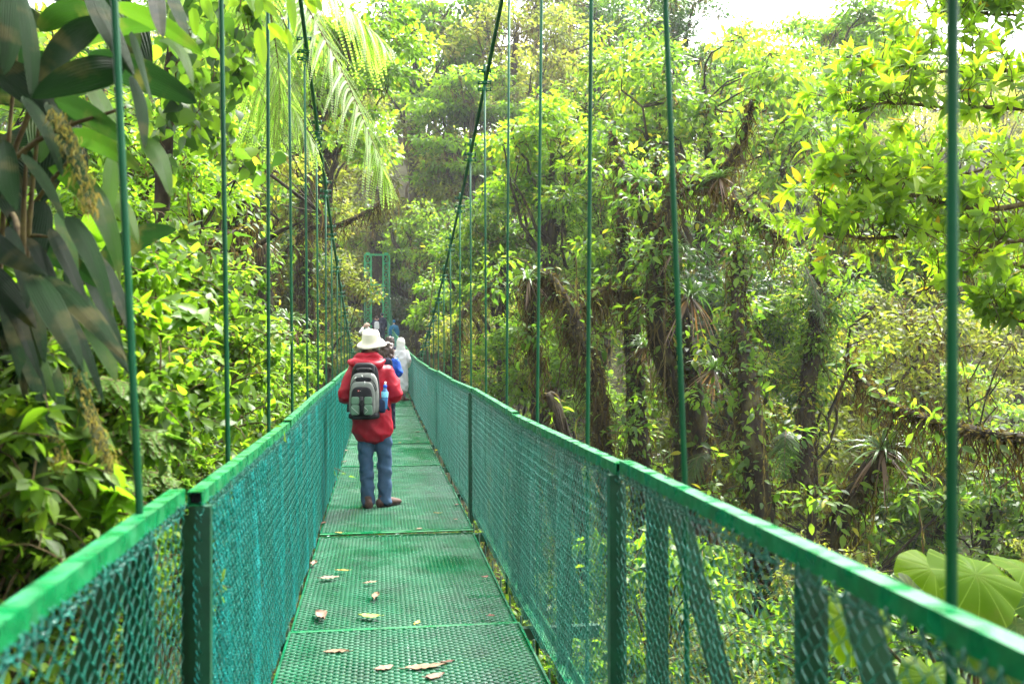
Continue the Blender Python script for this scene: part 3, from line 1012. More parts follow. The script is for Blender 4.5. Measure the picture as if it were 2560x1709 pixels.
# the yellow-green layered trees over the far half of the bridge
plant_px('layered', 800, 200, 34, 1.25, below=7.0, label='tall yellow-green tree with layered boughs above the hat of the hiker', rz=.5)
plant_px('layered', 1040, 110, 66, 1.9, below=7.0, label='yellow-green umbrella-shaped crown touching the top edge behind the fern', rz=2.1)
plant_px('olive', 735, 560, 37, .9, below=7.0, label='mossy olive tree standing left of the far tower', rz=1)
plant_px('bright', 1010, 640, 72, 1.5, below=5.5, label='bright tree right behind the top of the green tower', rz=1)
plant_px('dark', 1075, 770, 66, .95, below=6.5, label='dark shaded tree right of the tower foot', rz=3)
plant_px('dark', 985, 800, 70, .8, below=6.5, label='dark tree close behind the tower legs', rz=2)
plant_px('olive', 890, 640, 72, 1.5, below=7.0, label='olive tree whose boughs frame the tower top', rz=4)
plant_px('round', 1120, 620, 50, 1.3, below=6.0, label='round mid-green tree between tower and leaning dark branch', rz=.2)
plant_px('bright', 1160, 760, 44, 1.1, below=5.5, label='bright leafy tree beyond the sagging right cable', rz=1.2)
plant_px('olive', 1060, 470, 60, 1.7, below=7.0, label='pale olive tree seen between the two main cables', rz=2.2)
plant_px('layered', 1180, 330, 58, 1.5, below=7.0, label='hazy layered tree crossed by the right main cable', rz=3)
plant_px('olive', 1290, 170, 62, 1.9, below=7.0, label='brownish bare-branched tree near the top middle', rz=5)
# right-hand side, middle distance
plant_px('bright', 1380, 420, 30, 1.15, below=5.5, label='bright yellow-green tree behind the third hanger on the right', rz=.6)
plant_px('round', 1760, 330, 27, 1.35, below=6.0, label='big leafy tree at upper right between two near hangers', rz=1.7)
plant_px('slim', 1560, 250, 33, 1.25, below=5.5, label='slender pale tree behind the leaning near hanger', rz=2.6)
plant_px('dark', 1690, 60, 44, 1.1, below=6.5, label='dark tree top rising against the white sky gap', rz=2.6)
plant_px('bright', 1930, 260, 42, 1.5, below=5.5, label='sunlit hazy tree below the white sky gap', rz=3.6)
plant_px('layered', 2120, 160, 52, 1.5, below=7.0, label='pale layered tree on the skyline at right', rz=.9)
plant_px('olive', 2050, 560, 33, 1.2, below=7.0, label='olive mossy tree in the gap right of the big trunk', rz=1.9)
plant_px('round', 2350, 640, 30, 1.3, below=6.0, label='mid-green tree behind the thick near hanger', rz=2.9)
plant_px('olive', 2300, 950, 24, 1.0, below=7.0, label='brownish tangled tree at far right below the mossy boughs', rz=.4)
plant_px('slim', 2030, 850, 20, .8, below=5.5, label='slim leafy tree right of the bromeliad trunk', rz=1.1)
plant_px('round', 1260, 640, 31, .95, below=6.0, label='round tree behind the arching dark branch', rz=2.4)
plant_px('bright', 1340, 900, 25, .75, below=5.5, label='bright low tree under the arching dark branch', rz=3.9)
plant_px('slim', 1500, 620, 27, .9, below=5.5, label='slim tree left of the leaning bromeliad trunk', rz=4.4)
plant_px('dark', 1850, 760, 22, .7, below=6.5, label='shaded tree behind the bromeliad trunk', rz=4.4)
plant_px('olive', 1200, 880, 36, .8, below=7.0, label='brown mossy tree beside the far right railing', rz=5.1)
plant_px('olive', 1340, 60, 78, 2.3, below=7.0, label='hazy brownish tree filling the top edge above the right cable', rz=.3)
plant_px('layered', 1490, 90, 82, 2.2, below=7.0, label='hazy pale tree at the top edge left of the leaning hanger', rz=2.3)
plant_px('bright', 1835, 190, 66, 1.8, below=5.5, label='pale bright tree just under the white sky gap', rz=.8)
plant_px('olive', 2060, 200, 74, 1.8, below=7.0, label='hazy olive tree on the skyline under the right end of the white sky', rz=1.8)
# left-hand side
plant_px('olive', 560, 380, 25, .8, below=7.0, label='mossy olive tree left of the massive dark trunk', rz=.3)
plant_px('olive', 770, 760, 30, .8, below=7.0, label='tangled olive tree left of the hiker', rz=1.3)
plant_px('round', 380, 330, 20, 1.0, below=6.0, label='mid-green tree behind the hanging vines above the left bank', rz=2.3)
plant_px('bright', 330, 520, 14, .7, below=5.5, label='small yellow-green tree rising behind the left bank beside the big palm leaves', rz=3.3)
plant_px('layered', 640, 120, 38, 1.4, below=7.0, label='hazy layered tree behind the tree fern', rz=4.3)
plant_px('dark', 700, 700, 29, .6, below=6.5, label='dark understorey tree behind the left hangers', rz=5.3)
plant_px('round', 250, 380, 17, 1.2, below=6.0, label='tree behind the dark big-leaved plant', rz=.8)
plant_px('olive', 800, 330, 48, 1.5, below=7.0, label='olive tree with bare twigs behind the fern tip', rz=.8)
plant_px('round', 800, 820, 46, .7, below=6.0, label='mid-green tree left of the walkers at the far end', rz=.1)

# fill between them, on a loose grid over the slopes
rg = np.random.default_rng(31)
kinds = ['round', 'bright', 'olive', 'layered', 'slim', 'dark']
DESC = {'round': 'round-crowned mid-green tree', 'bright': 'bright yellow-green tree', 'olive': 'olive tree draped in brown moss', 'layered': 'layered pale green tree', 'slim': 'slim open tree', 'dark': 'dark green tree'}
for y0 in (22, 30, 39, 49, 60, 72, 80):
    for x0 in np.arange(-34, 46, 5.4 if y0 < 40 else 6.4):
        x, y = x0 + rg.normal() * 1.3, y0 + rg.normal() * 1.8
        c = at(0, 0, 10)
        ang = math.atan2(x, y) - YAW
        if ang > .55 or ang < -.78: continue
        s = rg.uniform(.8, 1.35)
        if y < 66 and abs(x - .1) < 2.6 * s + (1.6 if y < 44 else 3.4): continue
        if -11 < x < -3.0 and y < 29: continue
        k = kinds[rg.choice(6, p=[.2, .24, .22, .14, .1, .1])]
        z = float(terrain(x, y))
        side = 'left' if x < 0 else 'right'
        where = 'ravine' if y < 45 else ('slope near the tower' if y < 66 else 'far hillside')
        plant(k, (x, y, z - .3), s, label=f'{DESC[k]} among others on the {side} {where}', group=f'{DESC[k]}s on the {side} {where}')
# ------------------------------------------------------------------ shrubs of the left bank and the ravine edge
SHRUB = [shrub_proto(41, .85, 1100, .092, .62, L_BRIGHT, 'heart', .52, 17, 1.0),
         shrub_proto(42, .8, 950, .115, .46, L_MID, 'hi', .6, 16, .95),
         shrub_proto(43, .8, 1200, .08, .5, L_MID, 'mid', .55, 18, 1.1),
         shrub_proto(44, .9, 560, .155, .6, L_BRIGHT, 'heart', .6, 13, .9),
         shrub_proto(45, .7, 1200, .065, .45, L_OLIVE, 'mid', .6, 18, .9)]
SH_LAB = ['shrub with heart-shaped bright leaves', 'shrub with long pointed mid-green leaves', 'small-leaved mid-green shrub', 'shrub with large soft yellow-green leaves', 'fine-leaved olive shrub']
for o in SHRUB: o['_used'] = 0


def shrub(i, loc, s, where, rz=None, tilt=(0, 0), group=True, label=None):
    src = SHRUB[i]
    if not src['_used']: src['_used'] = 1; o = src
    else: o = copy_tree(src)
    o.location = loc; o.scale = (s, s, s); o.rotation_euler = (tilt[0], tilt[1], random.uniform(0, 6.28) if rz is None else rz)
    if 'group' in o: del o['group']
    tag(o, label or f'{SH_LAB[i]} {where}', 'shrub', f'{SH_LAB[i]}s {where}' if group else None)
    return o


rg = np.random.default_rng(51)
# crest line of the bank as the photograph shows it: pixel, distance
CREST = [(60, 640, 4.2), (250, 600, 5.0), (400, 590, 6.0), (500, 640, 7.0), (580, 740, 8.5), (660, 790, 10.5), (720, 830, 12.5), (775, 868, 15)]
for k, (px, py, d) in enumerate(CREST):
    for row in range(6):
        for rep in range(2):
            p = at(px + rg.normal() * 25, py + row * 78 * (5.5 / d) ** .45 + 60 + rg.normal() * 12, d * (1 - .07 * row) + rg.normal() * .25)
            i = int(rg.choice(5, p=[.28, .24, .22, .18, .08] if row < 2 else [.16, .34, .34, .06, .10]))
            s = rg.uniform(.6, .95) * (.85 if d < 6 else 1)
            lim = -.66 - .92 * s
            if p.x > lim: p.x = lim - rg.random() * .3
            shrub(i, (p.x, p.y, p.z - .75 * s), s, 'at the foot of the left bank beside the bridge' if row > 2 else ('along the crest of the left bank' if row == 0 else 'on the left bank slope'), tilt=(rg.uniform(-.2, .35), rg.uniform(0, .5)))
for (px, py, d) in [(20, 1120, 3.6), (140, 1200, 3.8), (260, 1180, 4.4), (60, 1330, 3.3), (200, 1340, 3.5), (330, 1250, 4.6), (-40, 1460, 2.9), (90, 1480, 3.0), (220, 1470, 3.3), (400, 1180, 5.2), (120, 1600, 2.8), (300, 1420, 3.9)]:
    p = at(px, py, d); i = int(rg.choice([0, 1, 2, 2, 3])); s = rg.uniform(.4, .6); lim = -.66 - .92 * s
    if p.x > lim: p.x = lim
    shrub(i, (p.x, p.y, p.z - .6 * s), s, 'beside the nearest left handrail', tilt=(rg.uniform(-.2, .35), rg.uniform(.1, .5)))
# behind the crest, thinner
for _ in range(24):
    x, y = rg.uniform(-9, -2.6), rg.uniform(6, 12.5)
    i = int(rg.choice(5))
    s = rg.uniform(.8, 1.5)
    shrub(i, (x, y, float(terrain(x, y)) + rg.uniform(0, .8)), s, 'behind the crest of the left bank')
# right side, below the handrail, near
for _ in range(72):
    d = rg.uniform(4.5, 17); px = rg.uniform(1280, 2650)
    p = at(px, rg.uniform(1250, 1800), d)
    zmax = -.6 - .12 * d + rg.normal() * .4
    z = min(p.z, zmax)
    if p.x < 2.0: continue
    i = int(rg.choice(5, p=[.25, .2, .25, .1, .2])); s = rg.uniform(.7, 1.25)
    shrub(i, (p.x, p.y, z - .6 * s), s, 'below the right handrail' if d < 9 else 'on the ravine floor right of the bridge')
for _ in range(64):
    x, y = rg.uniform(2.5, 24), rg.uniform(14, 46)
    i = int(rg.choice(5, p=[.15, .15, .3, .1, .3])); s = rg.uniform(1.0, 2.1)
    shrub(i, (x, y, float(terrain(x, y)) + rg.uniform(0, 3.2)), s, 'among the ravine trees on the right')
for _ in range(20):
    x, y = rg.uniform(-12, -2.4), rg.uniform(20, 60)
    i = int(rg.choice(5, p=[.15, .15, .3, .1, .3])); s = rg.uniform(1.0, 2.0)
    shrub(i, (x, y, float(terrain(x, y)) + rg.uniform(0, 3)), s, 'among the ravine trees on the left')
for _ in range(24):
    x, y = rg.uniform(-9, 12), rg.uniform(58, 80)
    if abs(x + .2) < 3.4 and y < 71: continue
    i = int(rg.choice(5, p=[.2, .15, .3, .15, .2])); s = rg.uniform(1.3, 2.4)
    shrub(i, (x, y, float(terrain(x, y)) + rg.uniform(0, 1.6)), s, 'on the slope around the tower foot')


# ------------------------------------------------------------------ big mossy trunks with air plants
def mossy_trunk(pts, r, label, seed, cat='tree', epi=260, moss=160, L=.13, name='mossy_tree', boughs=(), crown=7, leafm=None):
    """pts: (px, py, d) from the foot upward"""
    rg = np.random.default_rng(seed)
    W = [np.array(at(*p)) for p in pts]
    W = [W[0] + (W[0] - W[1]) * .9 + np.array([0, 0, -1.0])] + W
    root = thing(name, tuple(W[0]), label, cat)
    gt, ge, gm = Geo(), Geo(), Geo()
    P, R = rough_trunk(gt, W, [r[0] * 1.05] + [q * .84 for q in r], rg, 16, .32, .1)
    lines = [(P, R)]
    for b in boughs:
        B = [np.array(at(*p)) for p in b[0]]
        Q, RQ = rough_trunk(gt, B, b[1], rg, 9, .3, .1)
        lines.append((Q, RQ))
    for P_, R_ in lines:
        f = len(P_) / max(1, len(P))
        # roots and lianas running along the bark
        for _ in range(int(9 * f) + 2):
            a = rg.random() * 2 * PI; i0 = rg.integers(0, max(1, len(P_) - 8)); i1 = min(len(P_) - 1, i0 + rg.integers(6, 40))
            q = P_[i0:i1:3]
            if len(q) < 3: continue
            o = np.stack([np.cos(a + np.arange(len(q)) * .2), np.sin(a + np.arange(len(q)) * .2), np.zeros(len(q))], -1)
            tube(gt, q + o * R_[i0:i1:3][:len(q), None] * 1.12, rg.uniform(.008, .022), 5, .6, cap=False)
        m = int(epi * 1.0 * f); k = rg.integers(int(len(P_) * .05), len(P_), m); o = rvec(m, rg) * np.array([1, 1, .25])
        o = unit(o)
        X = P_[k] + o * R_[k][:, None] * 1.05
        rep = 6
        X = np.repeat(X, rep, 0) + rg.normal(size=(m * rep, 3)) * .13; O = np.repeat(o, rep, 0)
        D = unit(O * .8 + rvec(m * rep, rg) * .8 + np.array([0, 0, -.25])); N = unit(np.array([0, 0, 1]) + O * .7 + rvec(m * rep, rg) * .5)
        LL = L * np.repeat(rg.uniform(.35, 1.45, m), rep) * rg.uniform(.7, 1.2, m * rep)
        leaves(ge, X, D, N, LL, LL * .48, np.clip(np.repeat(rg.normal(.5, .2, m), rep) + rg.normal(size=m * rep) * .1, 0, .97), 'mid', rg.uniform(.1, .5, m * rep), .2)
        m = int(moss * f * 3.4); k = rg.integers(0, len(P_), m); o = unit(rvec(m, rg) * np.array([1, 1, .3]))
        strips(gm, P_[k] + o * R_[k][:, None], rg.uniform(.15, .85, m), rg.uniform(.008, .035, m), np.clip(rg.normal(.42, .22, m), 0, 1), rg, 4, .45)
        m = int(moss * f * 8); k = rg.integers(0, len(P_), m); o = rvec(m, rg)
        LL = rg.uniform(.03, .12, m)
        tris_leaves(gm, P_[k] + o * R_[k][:, None] * .98, unit(o + rvec(m, rg) * .6 + np.array([0, 0, -.5])), rvec(m, rg), LL, LL * .35, np.clip(rg.normal(.5, .22, m), 0, 1))
    gt.build('trunk', BARK, root); tag(ge.build('climbing_foliage', leafm or L_MID, root), kind='stuff'); tag(gm.build('hanging_moss', MOSS_DARK, root), kind='stuff')
    if crown:
        gc = Geo(); gt0 = Geo()
        for (P_, R_) in lines:
            if R_.max() < .13 or len(P_) < 20: continue
            for _ in range(crown):
                q = P_[rg.integers(int(len(P_) * .25), len(P_))]; c = q + rvec(1, rg)[0] * np.array([.75, .6, .4])
                limb(gt0, q, c, .012, .005, rg, .1, 6, 4, .4)
                clump_leaves(gc, c, .42, 60, .15, .45, .5 + rg.normal() * .12, rg, .5)
        if gc.n: gc.build('crown', L_MID if not leafm else leafm, root); tag(gt0.build('twig_growth', TWIG, root), kind='stuff')
    return root, lines


mossy_trunk([(1760, 1420, 16), (1735, 1200, 16), (1720, 1000, 16), (1690, 800, 16.2), (1650, 620, 16.5), (1590, 470, 17), (1545, 400, 17.5)], [.36, .33, .30, .27, .23, .16, .08],
            'thick dark mossy trunk leaning left and carrying two large bromeliads', 61, epi=150, moss=330, L=.15,
            boughs=[([(1640, 600, 16.5), (1700, 480, 16), (1790, 440, 15.6), (1850, 360, 15.4), (1880, 250, 15.4)], [.12, .09, .07, .05, .03]),
                    ([(1700, 1000, 16), (1650, 860, 15.8), (1640, 700, 15.6), (1660, 560, 15.4), (1690, 430, 15.4)], [.2, .18, .15, .11, .06]),
                    ([(1600, 480, 17), (1680, 440, 16.6), (1780, 470, 16), (1880, 540, 15.6), (1960, 600, 15.4)], [.06, .06, .05, .04, .02])])
mossy_trunk([(1610, 1320, 18), (1600, 1130, 18), (1590, 950, 18), (1575, 780, 18), (1560, 640, 18.2), (1550, 480, 18.6), (1530, 330, 19)], [.24, .22, .20, .18, .17, .13, .07],
            'upright mossy trunk wrapped in small climbing leaves left of the bromeliad trunk', 62, epi=330, moss=260,
            boughs=[([(1560, 700, 18), (1610, 620, 17.6), (1650, 500, 17.4), (1640, 380, 17.4)], [.1, .08, .06, .03])])
mossy_trunk([(1530, 1330, 15), (1512, 1200, 15), (1500, 1060, 15), (1488, 950, 15), (1460, 870, 15), (1420, 770, 15.2), (1365, 690, 15.4), (1325, 690, 15.6)], [.16, .15, .14, .15, .15, .12, .10, .05],
            'arching dark branch bending left, hung with shaggy moss', 63, epi=70, moss=420,
            boughs=[([(1330, 690, 15.6), (1325, 780, 15.6), (1335, 860, 15.6), (1345, 900, 15.6)], [.10, .09, .07, .02]), ([(1430, 800, 15.2), (1480, 740, 15.6), (1530, 720, 16), (1600, 730, 16.4)], [.05, .05, .04, .02])])
mossy_trunk([(1905, 1480, 14), (1900, 1300, 14), (1885, 1120, 14.2), (1870, 980, 14.6), (1855, 850, 15), (1845, 740, 15.4), (1850, 600, 16)], [.27, .25, .22, .18, .15, .12, .06],
            'mossy trunk standing right of the bromeliad trunk among leafy climbers', 64, epi=300, moss=260)
mossy_trunk([(2050, 1480, 13), (2080, 1340, 13), (2130, 1240, 13), (2200, 1140, 13), (2260, 1080, 13.2)], [.18, .17, .17, .15, .1],
            'leaning bare dark trunk topped by a tufted bromeliad at right', 65, epi=40, moss=160)
mossy_trunk([(2020, 960, 19), (2040, 820, 19), (2050, 730, 19), (2030, 620, 19.4)], [.17, .16, .12, .06],
            'shaded trunk with fern tufts behind the right-hand leaves', 66, epi=120, moss=160)
mossy_trunk([(1440, 1180, 12), (1410, 1080, 12), (1385, 1000, 12.2), (1372, 985, 12.3)], [.09, .09, .085, .05], 'broken bare brown stump leaning behind the right railing', 67, epi=4, moss=10, crown=0)
mossy_trunk([(2700, 1150, 10), (2450, 1080, 11), (2300, 1040, 12), (2200, 990, 13), (2120, 900, 14)], [.06, .06, .05, .04, .02],
            'mossy bough slanting up from the lower right edge', 68, epi=60, moss=200)
mossy_trunk([(640, 980, 21), (640, 830, 21), (635, 700, 21), (625, 580, 21), (615, 460, 21.4), (610, 330, 22)], [.46, .44, .42, .38, .33, .2],
            'massive dark trunk covered with roots and moss behind the left hangers', 69, epi=330, moss=500)
mossy_trunk([(770, 900, 27), (765, 760, 27), (762, 600, 27), (768, 450, 27.4), (775, 300, 28)], [.3, .28, .26, .22, .15],
            'brown mossy trunk seen between the left hangers nearer the hiker', 70, epi=300, moss=420)
mossy_trunk([(946, 900, 70), (944, 780, 70), (942, 650, 70), (950, 520, 70)], [.85, .8, .75, .6],
            'huge dark trunk behind the opening of the far tower', 71, epi=120, moss=200, L=.3)
mossy_trunk([(400, 700, 12), (470, 640, 12.5), (560, 590, 13), (640, 560, 14)], [.05, .05, .04, .02], 'thin mossy branch reaching over the left bank', 72, epi=40, moss=90)
mossy_trunk([(760, 580, 24), (850, 560, 24), (930, 520, 24.4), (985, 470, 25)], [.07, .06, .05, .03], 'bare curved mossy bough left of the tower top', 73, epi=16, moss=90)
mossy_trunk([(1130, 900, 24), (1150, 800, 24.5), (1190, 740, 25), (1250, 690, 26)], [.08, .08, .06, .03], 'curved brown mossy bough beside the sagging right cable', 74, epi=60, moss=160)

# bromeliads on the trunks
BROM = bromeliad_proto(81)
bl = [((1725, 742, 15.5), 1.15, 'largest bromeliad, long drooping straps on the thick dark trunk'), ((1782, 925, 15.5), .85, 'bromeliad with withered pink-brown leaves lower on the thick dark trunk'),
      ((2205, 1125, 12.7), .9, 'bushy bromeliad crowning the leaning bare trunk at right'), ((1612, 868, 17.4), .8, 'bromeliad with pale arching straps on the upright climber-clad trunk'),
      ((1600, 455, 16.7), .7, 'small bromeliad near the top of the leaning dark trunk'), ((1322, 700, 15.3), .6, 'pinkish bromeliad tuft at the tip of the arching branch'),
      ((1800, 445, 15.3), .6, 'bromeliad perched on the bough right of the leaning hanger'), ((1690, 620, 15.2), .6, 'bromeliad clinging high on the forked trunk'),
      ((720, 800, 20), .8, 'pale arching strap plant at the foot of the massive left trunk'), ((655, 600, 20.4), .7, 'strap-leaved plant on the massive left trunk')]
for k, (p, s, lab) in enumerate(bl):
    o = BROM if k == 0 else copy_tree(BROM)
    o.location = at(*p); o.scale = (s, s, s); o.rotation_euler = (random.uniform(-.2, .3), random.uniform(-.3, .3), random.uniform(0, 6))
    tag(o, lab, 'bromeliad')

# hanging lianas
rg = np.random.default_rng(91)
LI = [((617, 380, 18), (612, 775, 18), .018, 'reddish liana hanging straight beside the massive left trunk'), ((1665, 640, 15), (1660, 1010, 15.2), .008, 'thin root dangling before the thick dark trunk'),
      ((2330, 780, 10), (2420, 960, 10), .006, 'looping dark vine behind the thick near hanger'), ((1905, 1000, 13.4), (1912, 1290, 13.4), .006, 'pale vine hanging right of the bromeliad trunk'),
      ((1440, 640, 15), (1462, 900, 15), .008, 'shaggy root hanging from the arching branch'), ((2290, 1140, 15), (2295, 1420, 15), .012, 'straight pale root near the right edge'), ((2180, 1230, 15), (2176, 1400, 15), .01, 'tan aerial root below the leaning bromeliad trunk'),
      ((470, 480, 8), (455, 660, 8), .007, 'mossy vine dangling left of the tree fern'), ((1090, 640, 40), (1060, 880, 38), .02, 'slanting pale liana right of the tower'), ((1880, 790, 17), (1790, 600, 17.5), .007, 'slanting vine above the lower bromeliad')]
for a, b, r, lab in LI:
    A, B = np.array(at(*a)), np.array(at(*b)); root = thing('liana', tuple(A), lab, 'vine')
    g = Geo(); n = 22; t = np.linspace(0, 1, n)[:, None]
    P = A + (B - A) * t + np.cumsum(rg.normal(size=(n, 3)), 0) * .012 * np.sin(t * PI) ** .5
    tube(g, P, np.linspace(r, r * .6, n) * (1 + .3 * rg.random(n)), 6); g.build('stem', TWIG, root)
    g = Geo(); strips(g, P[rg.integers(0, n, 50)], rg.uniform(.05, .25, 50), r * 1.2, np.clip(rg.normal(.5, .2, 50), 0, 1), rg); tag(g.build('hanging_moss', MOSS, root), kind='stuff')

# ------------------------------------------------------------------ tree fern over the left cable
fl = at(400, 700, 9.0)
fern = thing('tree_fern', (fl.x, fl.y, fl.z - 1.5), 'pale yellow-green tree fern arching its fronds over the left hangers', 'tree fern')
rg = np.random.default_rng(17)
FR = [([(640, -300, 8.4), (740, -40, 8.0), (860, 190, 7.8), (940, 380, 7.7), (975, 470, 7.7)], .50, .6), ([(640, -320, 8.6), (780, -80, 8.6), (890, 40, 8.6), (975, 125, 8.7)], .5, .7),
      ([(620, -300, 8.8), (640, -20, 8.7), (690, 170, 8.6), (750, 300, 8.6), (790, 370, 8.6)], .52, .6), ([(600, -300, 8.6), (600, -20, 8.6), (640, 200, 8.8), (700, 330, 9)], .6, .8),
      ([(580, -300, 8.9), (520, -30, 9), (470, 110, 9.2), (430, 240, 9.4)], .55, .7), ([(640, -320, 8.9), (700, -100, 9.3), (760, 60, 9.6), (800, 160, 9.9)], .5, .6), ([(600, -280, 9.0), (560, 0, 9.2), (555, 160, 9.4), (580, 290, 9.6)], .5, .8)]
FR += [([(620, -300, 8.5), (660, -60, 8.4), (690, 120, 8.3), (700, 250, 8.3), (690, 360, 8.3)], .5, .6), ([(600, -300, 9.2), (540, -60, 9.4), (500, 90, 9.6), (480, 200, 9.8)], .5, .7), ([(650, -300, 8.2), (720, -100, 8.1), (800, 60, 8.0), (860, 260, 8.0)], .46, .6)]
for pts, Lp, dr in FR:
    g, gr = Geo(), Geo()
    frond(g, gr, [np.array(at(*p)) for p in pts], Lp * 1.1, rg, 44, dr, .034, .62, .0155)
    f = g.build('frond', L_FERN, fern); r_ = gr.build('rachis', TWIG, f, True, False)
    r_.data.transform(Matrix.Translation(-Vector(fern.location)))
g = Geo(); rough_trunk(g, [np.array(fern.location) - [0, 0, 1], np.array(at(405, 500, 9.0)), np.array(at(450, 50, 8.9)), np.array(at(560, -220, 8.7)), np.array(at(620, -330, 8.6))], [.075, .07, .065, .06, .06], rg, 12, .2, .08); g.build('trunk', BARK, fern)

# small ferns hanging on trunks at right
for k, (p0, p1, lab) in enumerate([((1965, 1075, 13.5), (1960, 1190, 13.2), 'dark fern frond hanging below the right-hand trunk'), ((1770, 1130, 14.5), (1715, 1215, 14.2), 'pale fern frond beside the leaning near hanger'), ((2010, 660, 18.5), (2060, 820, 18), 'feathery fern high on the shaded right trunk'), ((700, 880, 22), (780, 930, 21), 'fern frond low behind the left hangers')]):
    A, B = np.array(at(*p0)), np.array(at(*p1)); M = (A + B) / 2 + [0, 0, .15]
    root = thing('fern', tuple(A), lab, 'fern'); g, gr = Geo(), Geo()
    frond(g, gr, [A, M, B], .3, rg, 24, .4, .035, .15, .022)
    f = g.build('frond', L_MID, root); r_ = gr.build('rachis', TWIG, f, True, False); r_.data.transform(Matrix.Translation(-Vector(root.location)))
# ------------------------------------------------------------------ big-leaved plant hanging over the left foreground
rg = np.random.default_rng(101)


def big_leaf(g, a, b, width, arc=.16, roll=0.0, tint=.4, rows=18, taper=.75, bend=0.0):
    A, B = np.array(at(*a)), np.array(at(*b))
    L = np.linalg.norm(B - A)
    t = np.linspace(0, 1, rows)
    view = unit((A + B) / 2 - np.array(CAM))
    P = A + np.outer(t, B - A)
    P[:, 2] += arc * L * 4 * t * (1 - t)
    lat = unit(np.cross(unit(B - A), view))
    P += np.outer(bend * L * 4 * t * (1 - t), lat)
    T = unit(np.gradient(P, axis=0))
    S = unit(np.cross(T, view)); Nn = np.cross(S, T)
    rl = roll + .5 * (t - .5) * rg.normal()
    S, Nn = S * np.cos(rl)[:, None] + Nn * np.sin(rl)[:, None], -S * np.sin(rl)[:, None] + Nn * np.cos(rl)[:, None]
    w = np.clip(np.sin(PI * t ** taper), 0, 1) ** .62 * width * .5 + .002
    cols = np.linspace(-1, 1, 11)
    depth = .16 * np.abs(cols) + .025 * np.cos(cols * 15)
    wav = .05 * np.sin(t * 9 + rg.random() * 6)[:, None] * cols[None] ** 2
    V = P[:, None] + S[:, None] * (w[:, None] * cols)[..., None] + Nn[:, None] * (w[:, None] * (depth[None] + wav))[..., None]
    i = np.arange(rows - 1)[:, None] * 11; j = np.arange(10)[None]
    uv = np.stack(np.broadcast_arrays(cols[None], t[:, None], np.float64(rg.random())), -1)
    g.add(V.reshape(-1, 3), np.stack([i + j, i + j + 1, i + 11 + j + 1, i + 11 + j], -1).reshape(-1, 4), None, tint, uv.reshape(-1, 3))
    return P


root_p = at(-150, 900, 3.4)
palm = thing('palm_plant', tuple(root_p), 'huge dark plant with long pleated drooping leaves in the left foreground', 'palm plant')
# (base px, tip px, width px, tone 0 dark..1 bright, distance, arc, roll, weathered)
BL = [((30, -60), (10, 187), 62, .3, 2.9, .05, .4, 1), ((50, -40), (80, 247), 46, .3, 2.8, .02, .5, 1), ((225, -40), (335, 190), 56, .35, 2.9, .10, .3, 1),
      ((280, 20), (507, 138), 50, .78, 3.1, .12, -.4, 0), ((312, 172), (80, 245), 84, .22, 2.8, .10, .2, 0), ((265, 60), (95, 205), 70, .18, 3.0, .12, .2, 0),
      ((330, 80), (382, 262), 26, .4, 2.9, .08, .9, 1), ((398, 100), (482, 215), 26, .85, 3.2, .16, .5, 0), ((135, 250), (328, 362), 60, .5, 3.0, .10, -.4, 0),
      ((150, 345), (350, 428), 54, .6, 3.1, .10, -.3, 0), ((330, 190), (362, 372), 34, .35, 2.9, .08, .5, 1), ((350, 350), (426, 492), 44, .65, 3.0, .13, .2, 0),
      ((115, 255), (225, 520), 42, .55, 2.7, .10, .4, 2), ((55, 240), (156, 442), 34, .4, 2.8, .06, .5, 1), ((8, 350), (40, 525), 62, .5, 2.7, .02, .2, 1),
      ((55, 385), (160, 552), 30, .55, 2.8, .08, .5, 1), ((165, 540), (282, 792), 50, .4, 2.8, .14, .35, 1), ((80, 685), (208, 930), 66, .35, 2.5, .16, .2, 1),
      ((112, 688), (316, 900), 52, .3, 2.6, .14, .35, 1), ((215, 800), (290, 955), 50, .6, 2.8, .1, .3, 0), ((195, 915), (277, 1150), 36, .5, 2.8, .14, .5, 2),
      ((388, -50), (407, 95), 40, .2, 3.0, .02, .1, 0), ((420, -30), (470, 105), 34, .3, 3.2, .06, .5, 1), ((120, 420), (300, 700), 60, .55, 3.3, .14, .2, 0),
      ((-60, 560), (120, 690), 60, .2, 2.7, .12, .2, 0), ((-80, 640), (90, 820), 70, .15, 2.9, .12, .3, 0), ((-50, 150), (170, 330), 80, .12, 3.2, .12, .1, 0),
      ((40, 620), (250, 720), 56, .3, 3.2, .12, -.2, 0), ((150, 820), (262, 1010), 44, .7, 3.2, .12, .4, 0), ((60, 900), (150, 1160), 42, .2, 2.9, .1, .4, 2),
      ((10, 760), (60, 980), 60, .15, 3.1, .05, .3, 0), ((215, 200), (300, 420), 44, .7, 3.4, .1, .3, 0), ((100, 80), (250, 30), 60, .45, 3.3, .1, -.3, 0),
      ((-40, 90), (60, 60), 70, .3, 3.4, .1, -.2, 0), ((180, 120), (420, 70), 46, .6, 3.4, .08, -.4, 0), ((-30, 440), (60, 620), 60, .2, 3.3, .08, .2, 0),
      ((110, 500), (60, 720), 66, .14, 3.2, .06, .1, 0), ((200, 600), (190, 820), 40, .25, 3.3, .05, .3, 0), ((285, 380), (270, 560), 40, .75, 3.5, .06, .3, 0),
      ((240, 470), (345, 610), 44, .8, 3.5, .12, .2, 0), ((150, 1000), (250, 1180), 36, .6, 3.0, .1, .4, 0), ((20, 1000), (120, 1260), 40, .45, 2.8, .1, .4, 0)]
